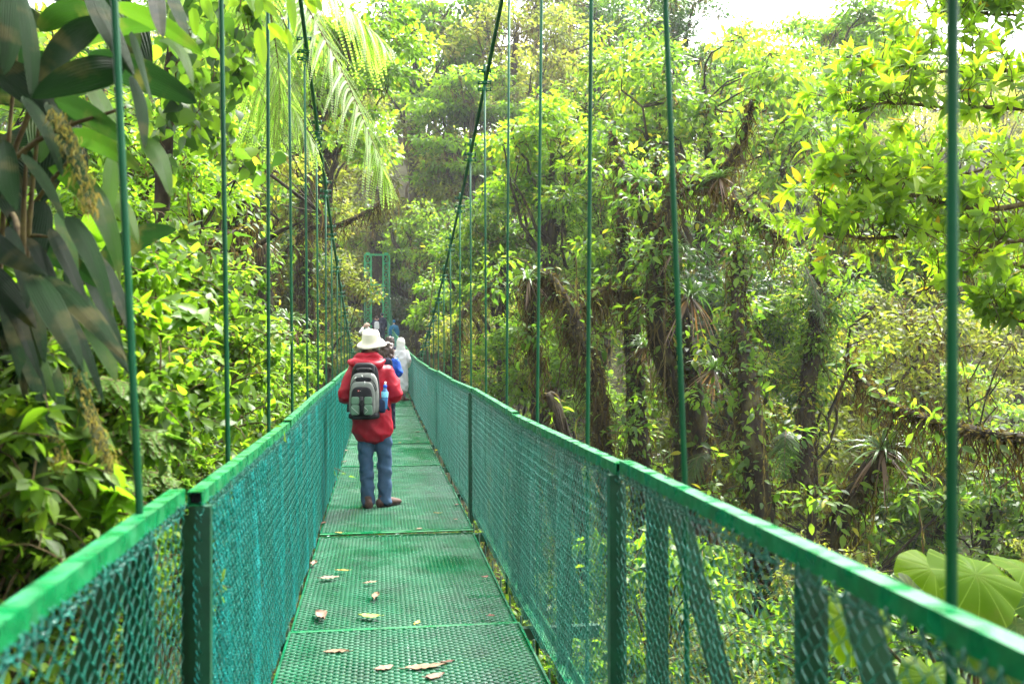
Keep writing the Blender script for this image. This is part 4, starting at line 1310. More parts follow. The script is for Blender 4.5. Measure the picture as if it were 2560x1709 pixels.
for k in range(20):                                              # narrow blades drooping down the left edge
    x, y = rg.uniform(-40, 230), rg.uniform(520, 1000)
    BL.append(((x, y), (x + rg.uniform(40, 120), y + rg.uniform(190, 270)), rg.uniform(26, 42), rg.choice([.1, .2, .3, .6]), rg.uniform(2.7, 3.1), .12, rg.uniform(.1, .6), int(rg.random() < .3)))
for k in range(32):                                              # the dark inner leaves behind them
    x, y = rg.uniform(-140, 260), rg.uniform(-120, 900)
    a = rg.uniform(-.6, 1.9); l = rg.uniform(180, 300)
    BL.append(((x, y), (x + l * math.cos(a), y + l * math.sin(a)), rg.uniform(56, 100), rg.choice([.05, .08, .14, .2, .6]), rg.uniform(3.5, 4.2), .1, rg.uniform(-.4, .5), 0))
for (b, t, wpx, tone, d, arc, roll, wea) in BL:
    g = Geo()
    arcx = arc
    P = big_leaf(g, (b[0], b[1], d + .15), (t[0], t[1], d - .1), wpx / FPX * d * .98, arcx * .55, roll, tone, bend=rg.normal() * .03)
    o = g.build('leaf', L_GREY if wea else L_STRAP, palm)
    if wea == 2:
        gm = Geo(); m = 420
        q = P[rg.integers(3, len(P), m)] + rg.normal(size=(m, 3)) * wpx / FPX * d * .22
        strips(gm, q, rg.uniform(.01, .035, m), rg.uniform(.003, .007, m), np.clip(rg.normal(.75, .15, m), 0, 1), rg, 2, .5)
        mo = gm.build('moss_coat', MOSS, o); mo['kind'] = 'stuff'; mo.data.transform(Matrix.Translation(-Vector(palm.location)))
for k in range(18):                                              # its leaves above the frame, which roof the plant over
    x, y = rg.uniform(-500, 420), rg.uniform(-900, -180)
    a = rg.uniform(-.4, 2.2); l = rg.uniform(300, 420); d = rg.uniform(2.2, 4.6)
    g = Geo(); big_leaf(g, (x, y, d), (x + l * math.cos(a), y + l * .6 * math.sin(a), d + rg.uniform(-.5, .5)), rg.uniform(.13, .2), .08, rg.uniform(.5, 1.6), rg.choice([.05, .2, .6]), 10)
    g.build('leaf', L_STRAP, palm)
g = Geo()
for k in range(9):
    a = (rg.uniform(-120, 60), rg.uniform(500, 950), rg.uniform(3.0, 3.6)); b = (rg.uniform(-60, 320), rg.uniform(-80, 700), rg.uniform(2.9, 3.5))
    A, B = np.array(at(*a)), np.array(at(*b))
    tube(g, spline([A, (A + B) / 2 + [0, 0, .08], B], 9), np.linspace(.012, .005, 9), 6)
tube(g, [np.array(at(-150, 1500, 3.4)), np.array(at(-120, 900, 3.4)), np.array(at(-60, 300, 3.4))], .03, 8)
g.build('stem', TWIG, palm)

# ferny low leaves at the lower left
for k, (px, py, d, s) in enumerate([(40, 1010, 3.2, .9), (130, 1130, 3.4, .9), (30, 1240, 3.2, .8), (200, 1230, 3.8, .8)]):
    p = at(px, py, d)
    root = thing('fern', tuple(p), ['bright fern spray under the huge dark leaves', 'fern spray hanging above the near left handrail', 'dark fern spray beside the left edge', 'small fern spray behind the near left handrail'][k], 'fern')
    for q in range(5):
        a = rg.uniform(-.5, 1.2); g, gr = Geo(), Geo()
        e = np.array(p) + np.array([math.cos(a), -.1, .05 + .12 * math.sin(a)]) * .55 * s
        frond(g, gr, [np.array(p) - [.15, 0, .05], (np.array(p) + e) / 2 + [0, 0, .06], e], .16 * s, rg, 22, .3, .03, .25, .02)
        f = g.build('frond', L_FERN, root); r_ = gr.build('rachis', TWIG, f, True, False); r_.data.transform(Matrix.Translation(-Vector(root.location)))

# ------------------------------------------------------------------ leafy vines hanging at upper left
VN = [[(560, -40, 5.4), (545, 80, 5.4), (530, 190, 5.4), (500, 260, 5.4), (480, 330, 5.4)], [(600, -40, 5.8), (590, 100, 5.8), (560, 250, 5.8), (540, 330, 5.8)], [(520, -30, 5.0), (470, 90, 5.0), (440, 190, 5.2), (430, 300, 5.2)],
      [(620, 60, 6.0), (560, 130, 6.0), (500, 160, 6.0), (440, 240, 5.8)], [(640, -40, 5.6), (610, 120, 5.6), (600, 230, 5.6)], [(460, 260, 5.6), (520, 330, 5.6), (600, 380, 5.8), (660, 420, 6)], [(430, -20, 5.4), (450, 130, 5.6), (400, 260, 5.6), (410, 400, 5.6)]]
vl = ['leafy vine dangling nearest the big dark leaves', 'heart-leaved vine in front of the tree fern', 'dark vine between the first two left hangers', 'vine running slantwise above the left bank', 'short vine hanging from the top edge by the second hanger', 'thin reddish vine reaching toward the tree fern', 'vine trailing down beside the weathered leaves']
for pts, lab in zip(VN, vl):
    P = spline([np.array(at(*p)) for p in pts], 40)
    root = thing('leafy_vine', tuple(P[0]), lab, 'vine')
    g = Geo(); tube(g, P + rg.normal(size=P.shape) * .008, .004, 5); g.build('stem', TWIG, root)
    g = Geo(); m = 70
    X = P[rg.integers(0, 40, m)] + rg.normal(size=(m, 3)) * .06
    D = unit(rvec(m, rg) * .7 + [0, 0, -.8]); N = unit(rvec(m, rg) * .8 + [0, -.7, .5])
    LL = rg.uniform(.05, .11, m)
    leaves(g, X, D, N, LL, LL * .8, np.clip(rg.normal(.45, .25, m), 0, .95), 'heart', .2, .2); g.build('foliage', L_MID, root)
# long translucent leaves hanging in front of the fern at the top
root = thing('leafy_branch', tuple(at(700, -60, 4.6)), 'sprig of long translucent leaves hanging in from the top edge', 'branch')
g = Geo()
for a, b, w_, tn in [((655, -10), (640, 48), 24, .8), ((650, 0), (692, 42), 26, .85), ((725, -20), (735, 82), 22, .75), ((760, -10), (790, 36), 22, .8), ((775, -15), (806, 30), 20, .7), ((670, 60), (720, 110), 24, .8), ((645, 70), (660, 172), 28, .97), ((715, 70), (728, 140), 16, .97), ((620, -20), (635, 30), 24, .7), ((480, 20), (490, 90), 26, .6), ((505, -10), (530, 55), 26, .7)]:
    big_leaf(g, (*a, 4.6), (*b, 4.55), w_ / FPX * 4.6, .05, rg.uniform(-.4, .4), tn, 10)
g.build('foliage', L_BRIGHT, root)
g = Geo(); tube(g, [np.array(at(560, -60, 4.6)), np.array(at(650, -15, 4.6)), np.array(at(700, 30, 4.6)), np.array(at(720, 80, 4.6))], .004, 5); tube(g, [np.array(at(700, -60, 4.6)), np.array(at(770, -15, 4.6))], .004, 5); g.build('twig', TWIG, root)

# broad pale leaves just behind the near left hanger
root = thing('broad_leaved_plant', tuple(at(260, 760, 4.2)), 'plant with broad pale green leaves behind the nearest left hanger', 'plant')
g = Geo()
for a, b, w_, tn in [((200, 560), (262, 600), 60, .75), ((225, 570), (300, 630), 52, .85), ((270, 560), (310, 610), 48, .6), ((330, 980), (420, 1010), 44, .6), ((380, 990), (450, 1060), 40, .7), ((265, 1270), (330, 1300), 50, .8), ((300, 1200), (345, 1290), 36, .9), ((250, 1230), (290, 1275), 46, .75), ((180, 1280), (235, 1350), 56, .6), ((210, 1120), (250, 1180), 44, .6), ((90, 1340), (150, 1400), 46, .7)]:
    big_leaf(g, (*a, 4.2), (*b, 4.15), w_ / FPX * 4.2 * 1.1, .06, rg.uniform(-.5, .3), tn, 12, .7)
g.build('foliage', L_BIG, root)
g = Geo(); tube(g, [np.array(at(230, 1500, 4.3)), np.array(at(260, 1000, 4.3)), np.array(at(220, 570, 4.3))], .01, 6); g.build('stem', TWIG, root)

# ------------------------------------------------------------------ glossy-leaved tree reaching in from the right
glossy = thing('glossy_tree', tuple(at(2900, 2300, 8.5)), 'glossy-leaved tree reaching mossy level boughs in from the right edge', 'tree')
gb, gl, gm = Geo(), Geo(), Geo()
BO = [([(2950, 700, 8.6), (2700, 590, 8.2), (2480, 555, 8.0), (2300, 590, 7.9), (2150, 600, 7.8), (2030, 590, 7.8)], .035, 1.0),
      ([(2950, 620, 8.4), (2700, 500, 8.0), (2480, 520, 7.8), (2300, 490, 7.7), (2180, 455, 7.6), (2070, 400, 7.6)], .03, 1.0),
      ([(2950, 420, 8.4), (2720, 300, 8.2), (2500, 275, 8.1), (2330, 270, 8.0), (2200, 262, 8.0), (2120, 290, 8.0)], .022, 1.0),
      ([(2950, 300, 8.6), (2700, 190, 8.4), (2520, 180, 8.4), (2400, 182, 8.4), (2290, 175, 8.4), (2190, 150, 8.4)], .022, 1.0),
      ([(2950, 150, 8.6), (2700, 70, 8.5), (2520, 40, 8.5), (2400, 30, 8.5), (2300, 20, 8.5)], .018, .9),
      ([(2900, 760, 9.0), (2680, 690, 8.8), (2500, 650, 8.6), (2380, 690, 8.5), (2290, 730, 8.4)], .024, .45),
      ([(2900, 480, 8.9), (2700, 420, 8.9), (2520, 420, 8.9), (2380, 440, 8.8), (2260, 420, 8.8)], .02, .8),
      ([(2900, 560, 7.8), (2700, 600, 7.6), (2520, 600, 7.6), (2400, 640, 7.5)], .026, .3),
      ([(2900, 960, 8.6), (2700, 860, 8.4), (2560, 800, 8.4), (2470, 780, 8.4)], .02, .8)]
for pts, r0, dens in BO:
    P = spline([np.array(at(*p)) for p in pts], 60)
    P[1:] += np.cumsum(rg.normal(size=(59, 3)), 0) * .004
    tube(gb, P, np.linspace(r0, .006, 60) * (1 + .3 * rg.random(60)), 8, .5)
    m = int(260 * (r0 / .03) ** 1.5); k = rg.integers(0, 54, m)
    strips(gm, P[k] + rvec(m, rg) * .02, rg.uniform(.03, .28, m) * (r0 / .03), rg.uniform(.004, .012, m), np.clip(rg.normal(.6, .2, m), 0, 1), rg, 3, .6)
    for s in range(int(70 * dens)):
        k = rg.integers(8, 60); q = P[k]
        up = unit(np.array([rg.normal() * .6 - .35, rg.normal() * .6 - .15, abs(rg.normal()) * .8 + .15 - (.5 if rg.random() < .3 else 0)]))
        l = rg.uniform(.12, .62)
        e = q + up * l
        Q = limb(gb, q, e, .006, .003, rg, .06, 6, 4, .4)
        for tip in range(1 + (rg.random() < .6)):
            T = unit(Q[-1] - Q[-3]) if tip == 0 else unit(rvec(1, rg)[0] + up)
            c = Q[-1] if tip == 0 else Q[3] + T * .14
            if tip: tube(gb, [Q[3], c], .003, 4, cap=False)
            m = rg.integers(6, 10)
            a = np.arange(m) * 2.4 + rg.random() * 6
            U = unit(np.cross(T, [.3, .2, .9])); Vv = np.cross(T, U)
            rad = np.cos(a)[:, None] * U + np.sin(a)[:, None] * Vv
            el = rg.uniform(.25, 1.5, m)[:, None]
            D = unit(rad + T * el + np.array([0, 0, -.12]))
            N = unit(T - rad * .4 + rvec(m, rg) * .2 + [0, 0, .35])
            LL = rg.uniform(.10, .185, m)
            ti = np.clip(rg.normal(.6, .14) + rg.normal(size=m) * .1, 0, .93); ti = np.where(rg.random(m) < .015, 1.0, ti)
            leaves(gl, c - T * rg.uniform(0, .12, m)[:, None], D, N, LL, LL * .33, ti, 'hi', rg.uniform(.05, .35, m), rg.uniform(.1, .3, m))
tr = [np.array(glossy.location), np.array(at(2980, 1200, 8.6)), np.array(at(2940, 500, 8.6)), np.array(at(2960, -400, 8.6))]
rough_trunk(gb, tr, [.2, .17, .14, .1], rg, 12, .2, .15)
gb.build('trunk', TWIG, glossy)
L_GLOSS = leaf_mat('glossy_leaf', [(0, (.03, .06, .006)), (.4, (.075, .145, .008)), (.75, (.14, .225, .010)), (.94, (.19, .28, .012)), (1, (.34, .22, .012))], .56, 3.0, .3, .35, veins=70, vein_dir='y')
gl.build('crown', L_GLOSS, glossy); tag(gm.build('hanging_moss', MOSS, glossy), kind='stuff')

# ------------------------------------------------------------------ big round leaves below the right handrail
bigp = thing('giant_leaf_plant', tuple(at(2450, 1900, 4.2)), 'plant with giant round bright leaves beyond the nearest right handrail', 'plant')
RL = [((2440, 1435, 4.0), .235, (.15, -.75, .65), .75, 'leaf'), ((2335, 1420, 4.25), .19, (-.25, -.6, .75), .9, 'leaf'), ((2275, 1475, 4.1), .12, (.4, -.9, .35), .03, 'leaf'), ((2125, 1550, 4.0), .19, (-.3, -.8, .5), .85, 'leaf'), ((2560, 1420, 4.2), .20, (.4, -.5, .75), .8, 'leaf'), ((2540, 1560, 4.0), .15, (.3, -.6, .7), .35, 'leaf'),
      ((2430, 1600, 3.9), .15, (-.1, -.6, .75), .5, 'leaf'), ((2600, 1500, 4.4), .17, (.1, -.8, .6), .2, 'leaf'), ((2330, 1690, 3.7), .14, (-.2, -.7, .6), .6, 'leaf'), ((2500, 1660, 3.9), .12, (.2, -.7, .6), .25, 'leaf')]
gs = Geo()
for (p, R, nrm, tn, nm) in RL:
    R = R * .86; nrm = (nrm[0], nrm[1] * .8, nrm[2] * 1.25)
    C = np.array(at(*p)); Nn = unit(np.array(nrm)); U = unit(np.cross(Nn, [0, 0, 1.0])); Vv = np.cross(Nn, U)
    na, nr = 44, 9
    th = np.linspace(0, 2 * PI, na, endpoint=False)
    rad = R * (1 + .05 * np.cos(th * 2 + .4) + .03 * np.sin(5 * th)) * (1 - .42 * np.exp(-((th - PI * 1.5) / .28) ** 2)) * (1 + .18 * np.exp(-((th - PI / 2) / .3) ** 2))
    rr = np.linspace(0, 1, nr)
    rip = .004 * np.cos(th * 13)[None] * rr[:, None] + .16 * rr[:, None] ** 2 * np.cos(th * 2 + 1)[None] - .22 * rr[:, None] ** 2 + .05 * np.sin(th * 7 + p[0])[None] * rr[:, None] ** 3
    V = C + (rr[:, None] * rad[None])[..., None] * (np.cos(th)[None, :, None] * U + np.sin(th)[None, :, None] * Vv) + (R * rip)[..., None] * Nn
    i = np.arange(nr - 1)[:, None] * na; j = np.arange(na)[None]; jn = (j + 1) % na
    uv = np.stack(np.broadcast_arrays((th / (2 * PI) * 2.2)[None], rr[:, None], np.float64(0)), -1)
    g = Geo(); g.add(V.reshape(-1, 3), np.stack([i + j, i + jn, i + na + jn, i + na + j], -1).reshape(-1, 4), None, tn, uv.reshape(-1, 3))
    g.build('leaf', L_RAD, bigp)
    tube(gs, spline([np.array(bigp.location), (np.array(bigp.location) + C) / 2 + [0, .15, .1], C - Nn * .005], 10), .008, 6)
gs.build('stalk', TWIG, bigp)

# dense crown that roofs the near left bank, just above the picture
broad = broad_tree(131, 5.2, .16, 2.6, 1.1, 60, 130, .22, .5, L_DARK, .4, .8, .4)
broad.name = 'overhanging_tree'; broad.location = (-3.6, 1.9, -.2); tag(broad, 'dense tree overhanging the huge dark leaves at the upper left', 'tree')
# ------------------------------------------------------------------ people
SKIN = noise_mat('skin', [(.3, (.42, .24, .16)), (.7, (.52, .32, .22))], 12, .5, .4, .05)
def cloth(name, c, rough=.75, var=.25, scale=9, bump=.25, spec=.25):
    a = tuple(x * (1 - var) for x in c); b = tuple(min(1, x * (1 + var)) for x in c)
    return noise_mat(name, [(.3, a), (.7, b)], scale, rough, spec, bump, dist=.01)
RED = cloth('red_jacket_cloth', (.33, .003, .017), .55, .15); JEAN = cloth('slate_trouser_cloth', (.04, .085, .15), .85, .2); HATM = cloth('cream_hat_cloth', (.66, .60, .50), .85, .06, 20, .12)
NAVY = cloth('navy_cloth', (.012, .017, .04), .8); BLK = cloth('black_nylon', (.008, .008, .011), .6, .3, 30, .2); BROWNS = cloth('brown_shoe_leather', (.085, .05, .038), .7, .3, 30); SOLE = cloth('dark_sole', (.018, .016, .016), .8)
GREYN = cloth('light_grey_nylon', (.15, .16, .145), .6, .15, 14, .25); SAGE = cloth('sage_nylon', (.10, .18, .12), .6, .12, 14, .3); PIPE = cloth('pale_piping', (.5, .5, .48), .6, .1)
HAIRB = noise_mat('brown_hair', [(.3, (.012, .006, .005)), (.7, (.07, .03, .02))], 40, .45, .5, .8, stretch=(1, 1, .15), dist=.01)
HAIRP = noise_mat('blond_hair', [(.3, (.30, .17, .12)), (.7, (.52, .36, .28))], 40, .5, .5, .8, stretch=(1, 1, .2), dist=.01)
BLUEJ = cloth('blue_jacket_cloth', (.008, .075, .42), .5); CYANJ = cloth('turquoise_jacket_cloth', (.006, .13, .28), .5); GREYL = cloth('grey_knit', (.10, .10, .13), .9); WHITEC = cloth('white_cloth', (.62, .62, .64), .8, .1)
PONCHO = leaf_mat('white_rain_poncho', [(0, (.74, .74, .80)), (1, (.80, .80, .84))], .35, 1.0, .3, .5)
m_, nt_, N_, L_, out_ = nmat('clear_blue_plastic')
p_ = N_.new('ShaderNodeBsdfPrincipled'); p_.inputs['Base Color'].default_value = (.10, .38, .78, 1); p_.inputs['Transmission Weight'].default_value = .55; p_.inputs['Roughness'].default_value = .12; L_.new(p_.outputs[0], out_.inputs[0]); BOTM = m_
CAPM = cloth('blue_cap_plastic', (.01, .08, .45), .35, .05, 5, 0); LABELM = cloth('pale_blue_label', (.22, .60, .85), .4, .25, 40, 0); REDP = cloth('red_patch', (.6, .03, .03), .6, .05); BUCK = cloth('buckle_plastic', (.015, .015, .018), .3, .1)
POCK = cloth('dark_mesh_pocket', (.010, .022, .06), .8, .2, 60)


def loft(g, P, rx, ry=None, sides=16, ref=(1, 0, 0), cap=True):
    P = np.asarray(P, float); k = len(P)
    rx = np.broadcast_to(np.asarray(rx, float), (k,)); ry = rx if ry is None else np.broadcast_to(np.asarray(ry, float), (k,))
    n = max(k * 4, 12)
    if k > 2:
        u = np.linspace(0, k - 1, n)
        P2 = spline(P, n); rx = np.interp(u, np.arange(k), rx); ry = np.interp(u, np.arange(k), ry); P = P2; k = n
    if cap:                                                       # rounded ends
        a, b = P[0] - P[1], P[-1] - P[-2]; a, b = unit(a), unit(b)
        P = np.concatenate([[P[0] + a * rx[0] * .5, P[0] + a * rx[0] * .35], P, [P[-1] + b * rx[-1] * .35, P[-1] + b * rx[-1] * .5]])
        rx = np.concatenate([[rx[0] * .3, rx[0] * .75], rx, [rx[-1] * .75, rx[-1] * .3]]); ry = np.concatenate([[ry[0] * .3, ry[0] * .75], ry, [ry[-1] * .75, ry[-1] * .3]])
        k += 4
    T = unit(np.gradient(P, axis=0))
    A = np.asarray(ref, float)[None] - T * (T @ np.asarray(ref, float))[:, None]
    A = unit(A); B = np.cross(T, A)
    th = np.arange(sides) * 2 * PI / sides
    V = P[:, None] + rx[:, None, None] * np.cos(th)[None, :, None] * A[:, None] + ry[:, None, None] * np.sin(th)[None, :, None] * B[:, None]
    i = np.arange(k - 1)[:, None] * sides; j = np.arange(sides)[None]; jn = (j + 1) % sides
    Q = np.stack([i + j, i + jn, i + sides + jn, i + sides + j], -1).reshape(-1, 4)
    V = np.concatenate([V.reshape(-1, 3), P[:1], P[-1:]])
    jj = np.arange(sides); j2 = (jj + 1) % sides
    Tt = np.concatenate([np.stack([np.full(sides, k * sides), j2, jj], -1), np.stack([np.full(sides, k * sides + 1), (k - 1) * sides + jj, (k - 1) * sides + j2], -1)])
    g.add(V, Q, Tt)


def ell(g, c, r, seg=16):
    c = np.asarray(c, float); r = np.asarray(r, float)
    t = np.linspace(-.98, .98, seg); P = c + np.outer(t * r[2], [0, 0, 1]); w = np.sqrt(1 - t ** 2)
    T = np.zeros_like(P)
    th = np.arange(seg) * 2 * PI / seg
    V = P[:, None] + (w[:, None] * np.cos(th) * r[0])[..., None] * np.array([1, 0, 0]) + (w[:, None] * np.sin(th) * r[1])[..., None] * np.array([0, 1, 0])
    i = np.arange(seg - 1)[:, None] * seg; j = np.arange(seg)[None]; jn = (j + 1) % seg
    V = np.concatenate([V.reshape(-1, 3), P[:1], P[-1:]]); jj = np.arange(seg); j2 = (jj + 1) % seg
    g.add(V, np.stack([i + j, i + jn, i + seg + jn, i + seg + j], -1).reshape(-1, 4), np.concatenate([np.stack([np.full(seg, seg * seg), j2, jj], -1), np.stack([np.full(seg, seg * seg + 1), (seg - 1) * seg + jj, (seg - 1) * seg + j2], -1)]))


def remesh(g, name, mat, parent, voxel=.012, smooth=4, disp=None):
    """fuse the lofts of g into one continuous skin"""
    o = bpy.data.objects.new('tmp', g.mesh('tmp', None)); COL.objects.link(o)
    m = o.modifiers.new('r', 'REMESH'); m.mode = 'VOXEL'; m.voxel_size = voxel
    s = o.modifiers.new('s', 'SMOOTH'); s.iterations = smooth; s.factor = .5
    dg = bpy.context.evaluated_depsgraph_get()
    me = bpy.data.meshes.new_from_object(o.evaluated_get(dg))
    bpy.data.objects.remove(o)
    n = len(me.vertices)
    if disp:
        co = np.empty(n * 3, np.float32); me.vertices.foreach_get('co', co); no = np.empty(n * 3, np.float32); me.vertices.foreach_get('normal', no)
        co = co.reshape(-1, 3); no = no.reshape(-1, 3)
        co = co + no * disp(co)[:, None]
        me.vertices.foreach_set('co', co.astype(np.float32).ravel())
    me.polygons.foreach_set('use_smooth', np.ones(len(me.polygons), bool))
    me.materials.clear(); me.materials.append(mat); me.name = name; me.update()
    r = bpy.data.objects.new(name, me); COL.objects.link(r)
    if parent: r.parent = parent
    return r


def folds(amp=.006, f=1.0, seed=0):
    r = np.random.default_rng(seed); p = r.random(8) * 6.28
    def fn(c):
        x, y, z = c[:, 0], c[:, 1], c[:, 2]
        wx = x + .03 * np.sin(z * 9 + p[0]) + .02 * np.sin(z * 21 + y * 9 + p[1]); wz = z + .03 * np.sin(x * 11 + p[2]) + .02 * np.sin(x * 27 + y * 14 + p[3])
        rid = lambda v: 1 - 2 * np.abs(np.sin(v)) ** .7                 # sharp crests, soft hollows
        m = .5 + .5 * np.sin(x * 8 + z * 6 + p[4])
        return amp * (.55 * m * rid((wz + wx * .55) * 21 * f + p[5]) + .55 * (1 - m) * rid((wz - wx * .7) * 26 * f + p[6]) + .4 * rid(wx * 24 * f + 2 * np.sin(z * 7) + p[7]) + .25 * np.sin(z * 60 * f + x * 30))
    return fn


ARMS = {'down': lambda s: [(s * .17, 0, 1.40), (s * .23, -.02, 1.12), (s * .24, .05, .88)],
        'front': lambda s: [(s * .17, 0, 1.40), (s * .25, -.05, 1.13), (s * .12, .24, 1.12)],
        'up': lambda s: [(s * .17, 0, 1.40), (s * .30, .10, 1.30), (s * .12, .22, 1.55)]}


def hand(g, w, d, s, k=1.0, curl=.6):
    """palm with four bent fingers and a thumb; w wrist, d pointing direction"""
    w = np.asarray(w, float); d = unit(np.asarray(d, float)); side = unit(np.cross(d, [0, 0, 1.0])) * s; dn = unit(np.cross(side, d)) * s
    if dn[2] > 0: dn = -dn
    c = w + d * .045 * k
    loft(g, [w, w + d * .04 * k, w + d * .085 * k], np.array([.026, .038, .040]) * k, np.array([.02, .017, .014]) * k, 10, side)
    for i, (o, l) in enumerate(((-.028, .070), (-.009, .080), (.010, .076), (.029, .060))):
        b = w + d * .088 * k + side * o * k
        p1 = b + (d * .9 + dn * .35 * curl) * l * .45 * k; p2 = p1 + (d * .5 + dn * .9 * curl) * l * .32 * k; p3 = p2 + (d * .05 + dn * 1.0 * curl) * l * .28 * k
        loft(g, [b, p1, p2, p3], np.array([.0092, .0085, .008, .0068]) * k, None, 8, side)
    b = w + d * .03 * k - side * .034 * k
    loft(g, [b, b + (-side * .7 + d * .6) * .035 * k, b + (-side * .7 + d * 1.1) * .035 * k + d * .022 * k + dn * .01], np.array([.012, .0105, .008]) * k, None, 8, side)


def person(label, p, h=1.7, rz=0.0, legs=None, arms='front', stance=.10, voxel=.012, name='person'):
    """root + one continuous body. local: facing +Y, feet on z = 0, proportions of a 1.75 m adult scaled to h"""
    root = thing(name, p, label, 'person', None, rz)
    root.scale = (h / 1.75,) * 3
    g = Geo()
    J = legs or [[(-.09, 0, .95), (-stance * .95, .01, .50), (-stance, -.01, .09)], [(.09, 0, .95), (stance * .95, .01, .50), (stance, -.01, .09)]]
    loft(g, [(0, 0, .86), (0, 0, .95), (0, .01, 1.08), (0, .01, 1.25), (0, 0, 1.38), (0, -.005, 1.45)], [.15, .17, .145, .165, .19, .09], [.10, .115, .10, .115, .105, .07])
    loft(g, [(0, -.01, 1.42), (0, .005, 1.50), (0, .015, 1.54)], [.06, .054, .055], [.06, .055, .06])
    ell(g, (0, .015, 1.64), (.075, .095, .112)); ell(g, (0, .05, 1.585), (.055, .06, .055))
    ell(g, (0, .112, 1.625), (.013, .02, .022)); ell(g, (0, .10, 1.575), (.026, .012, .008))
    for s in (-1, 1):
        ell(g, (s * .076, .01, 1.63), (.010, .02, .03)); ell(g, (s * .031, .098, 1.655), (.017, .010, .010))
    for l in J:
        l = [np.array(q) for q in l]
        loft(g, [l[0], (l[0] + l[1]) / 2, l[1], (l[1] * .7 + l[2] * .3), l[2]], [.088, .078, .058, .058, .038])
        t = unit(np.array([.3 * np.sign(l[2][0]) if len(l[2]) == 3 else 0, 1, 0]))
        loft(g, [l[2] + [0, -.03, -.05], l[2] + t * .07 + [0, 0, -.055], l[2] + t * .16 + [0, 0, -.065]], [.034, .04, .03], [.035, .03, .02])
    for s in (-1, 1):
        a = [np.array(q) for q in (ARMS[arms](s) if isinstance(arms, str) else arms[0 if s < 0 else 1])]
        loft(g, [a[0] + [-s * .02, 0, .01], (a[0] + a[1]) / 2, a[1], (a[1] + a[2]) / 2, a[2]], [.055, .047, .040, .036, .026])
        hand(g, a[2], a[2] - a[1], s)
    remesh(g, 'body', SKIN, root, voxel, 3)
    root['arms'] = 0; del root['arms']
    return root, J


def trousers(root, J, mat, low=.06, seed=1, top=1.0, w=1.0):
    g = Geo()
    loft(g, [(J[0][0][0] * .5 + J[1][0][0] * .5, 0, .84), (J[0][0][0] * .5 + J[1][0][0] * .5, 0, .93), (J[0][0][0] * .5 + J[1][0][0] * .5, 0, top)], [.165, .16, .14], [.12, .115, .10])
    for l in J:
        l = [np.array(q) for q in l]
        e = l[2] + np.array([0, -.005, low - .09])
        loft(g, [l[0] + [0, 0, -.04], (l[0] + l[1]) / 2, l[1], l[1] * .5 + e * .5, e], np.array([.105, .098, .085, .080, .080]) * w, np.array([.115, .10, .085, .082, .085]) * w)
    return remesh(g, 'trousers', mat, root, .010, 3, folds(.010, 1.0, seed))


def shoe(root, p, yaw, mat, s=1.0):
    a = math.radians(yaw); d = np.array([math.sin(a), math.cos(a), 0]); side = np.array([math.cos(a), -math.sin(a), 0]); p = np.asarray(p, float)
    g = Geo()
    loft(g, [p - d * .085 * s + [0, 0, .045], p + [0, 0, .055], p + d * .09 * s + [0, 0, .047], p + d * .17 * s + [0, 0, .036]], np.array([.040, .046, .050, .040]) * s, np.array([.045, .05, .04, .026]) * s, 14, side)
    loft(g, [p + [0, 0, .05] - d * .02, p + [0, 0, .12] - d * .02], .052 * s, .055 * s, 14)
    o = remesh(g, 'shoe', mat, root, .008, 3)
    g = Geo(); n = 22; th = np.linspace(0, 2 * PI, n, endpoint=False)
    ring = p + d[None] * (.042 + .142 * np.cos(th))[:, None] * s + side[None] * (.053 * np.sin(th) * (1 + .12 * np.cos(th)))[:, None] * s
    V = np.concatenate([ring + [0, 0, .001], ring + [0, 0, .028], [p + d * .042 + [0, 0, .001]], [p + d * .042 + [0, 0, .028]]])
    j = np.arange(n); j2 = (j + 1) % n
    g.add(V, np.stack([j, j2, n + j2, n + j], -1), np.concatenate([np.stack([np.full(n, 2 * n), j2, j], -1), np.stack([np.full(n, 2 * n + 1), n + j, n + j2], -1)]))
    q = g.build('sole', SOLE, o, False, False)
    return o


def coat(root, arms, mat, hem=.75, hw=.215, seed=3, puff=1.0, name='jacket', amp=.011):
    g = Geo()
    loft(g, [(.02, 0, hem), (.02, 0, hem + .12), (0, .0, 1.1), (0, .0, 1.28), (0, -.01, 1.40), (0, -.01, 1.47)], np.array([hw, hw * .98, .20, .205, .20, .10]), [.155, .155, .15, .155, .135, .09], 20)
    for s in (-1, 1):
        a = [np.array(q) for q in (ARMS[arms](s) if isinstance(arms, str) else arms[0 if s < 0 else 1])]
        e = a[1] + (a[2] - a[1]) * .93
        loft(g, [a[0] + [-s * .03, 0, 0], (a[0] + a[1]) / 2, a[1], (a[1] + e) / 2, e], np.array([.092, .085, .078, .068, .056]) * puff, None, 16)
    return remesh(g, name, mat, root, .010, 4, folds(amp, .8, seed))


def sbox(g, c, size, e=.35, taper=0.0, seg=20, lean=0.0):
    """soft-cornered box (superquadric)"""
    u = np.linspace(-PI / 2, PI / 2, seg); v = np.linspace(-PI, PI, seg * 2, endpoint=False)
    f = lambda w, k: np.sign(w) * np.abs(w) ** k
    cu, su, cv, sv = np.cos(u)[:, None], np.sin(u)[:, None], np.cos(v)[None], np.sin(v)[None]
    z = f(su, e) * np.ones_like(cv)
    tp = 1 - taper * (z * .5 + .5)
    x = f(cu, e) * f(cv, e) * tp; y = f(cu, e) * f(sv, e) * tp
    V = np.stack([x * size[0] / 2, y * size[1] / 2 + lean * z * size[2] / 2, z * size[2] / 2], -1) + np.asarray(c, float)
    n = seg * 2; i = np.arange(seg - 1)[:, None] * n; j = np.arange(n)[None]; jn = (j + 1) % n
    g.add(V.reshape(-1, 3), np.stack([i + j, i + jn, i + n + jn, i + n + j], -1).reshape(-1, 4))


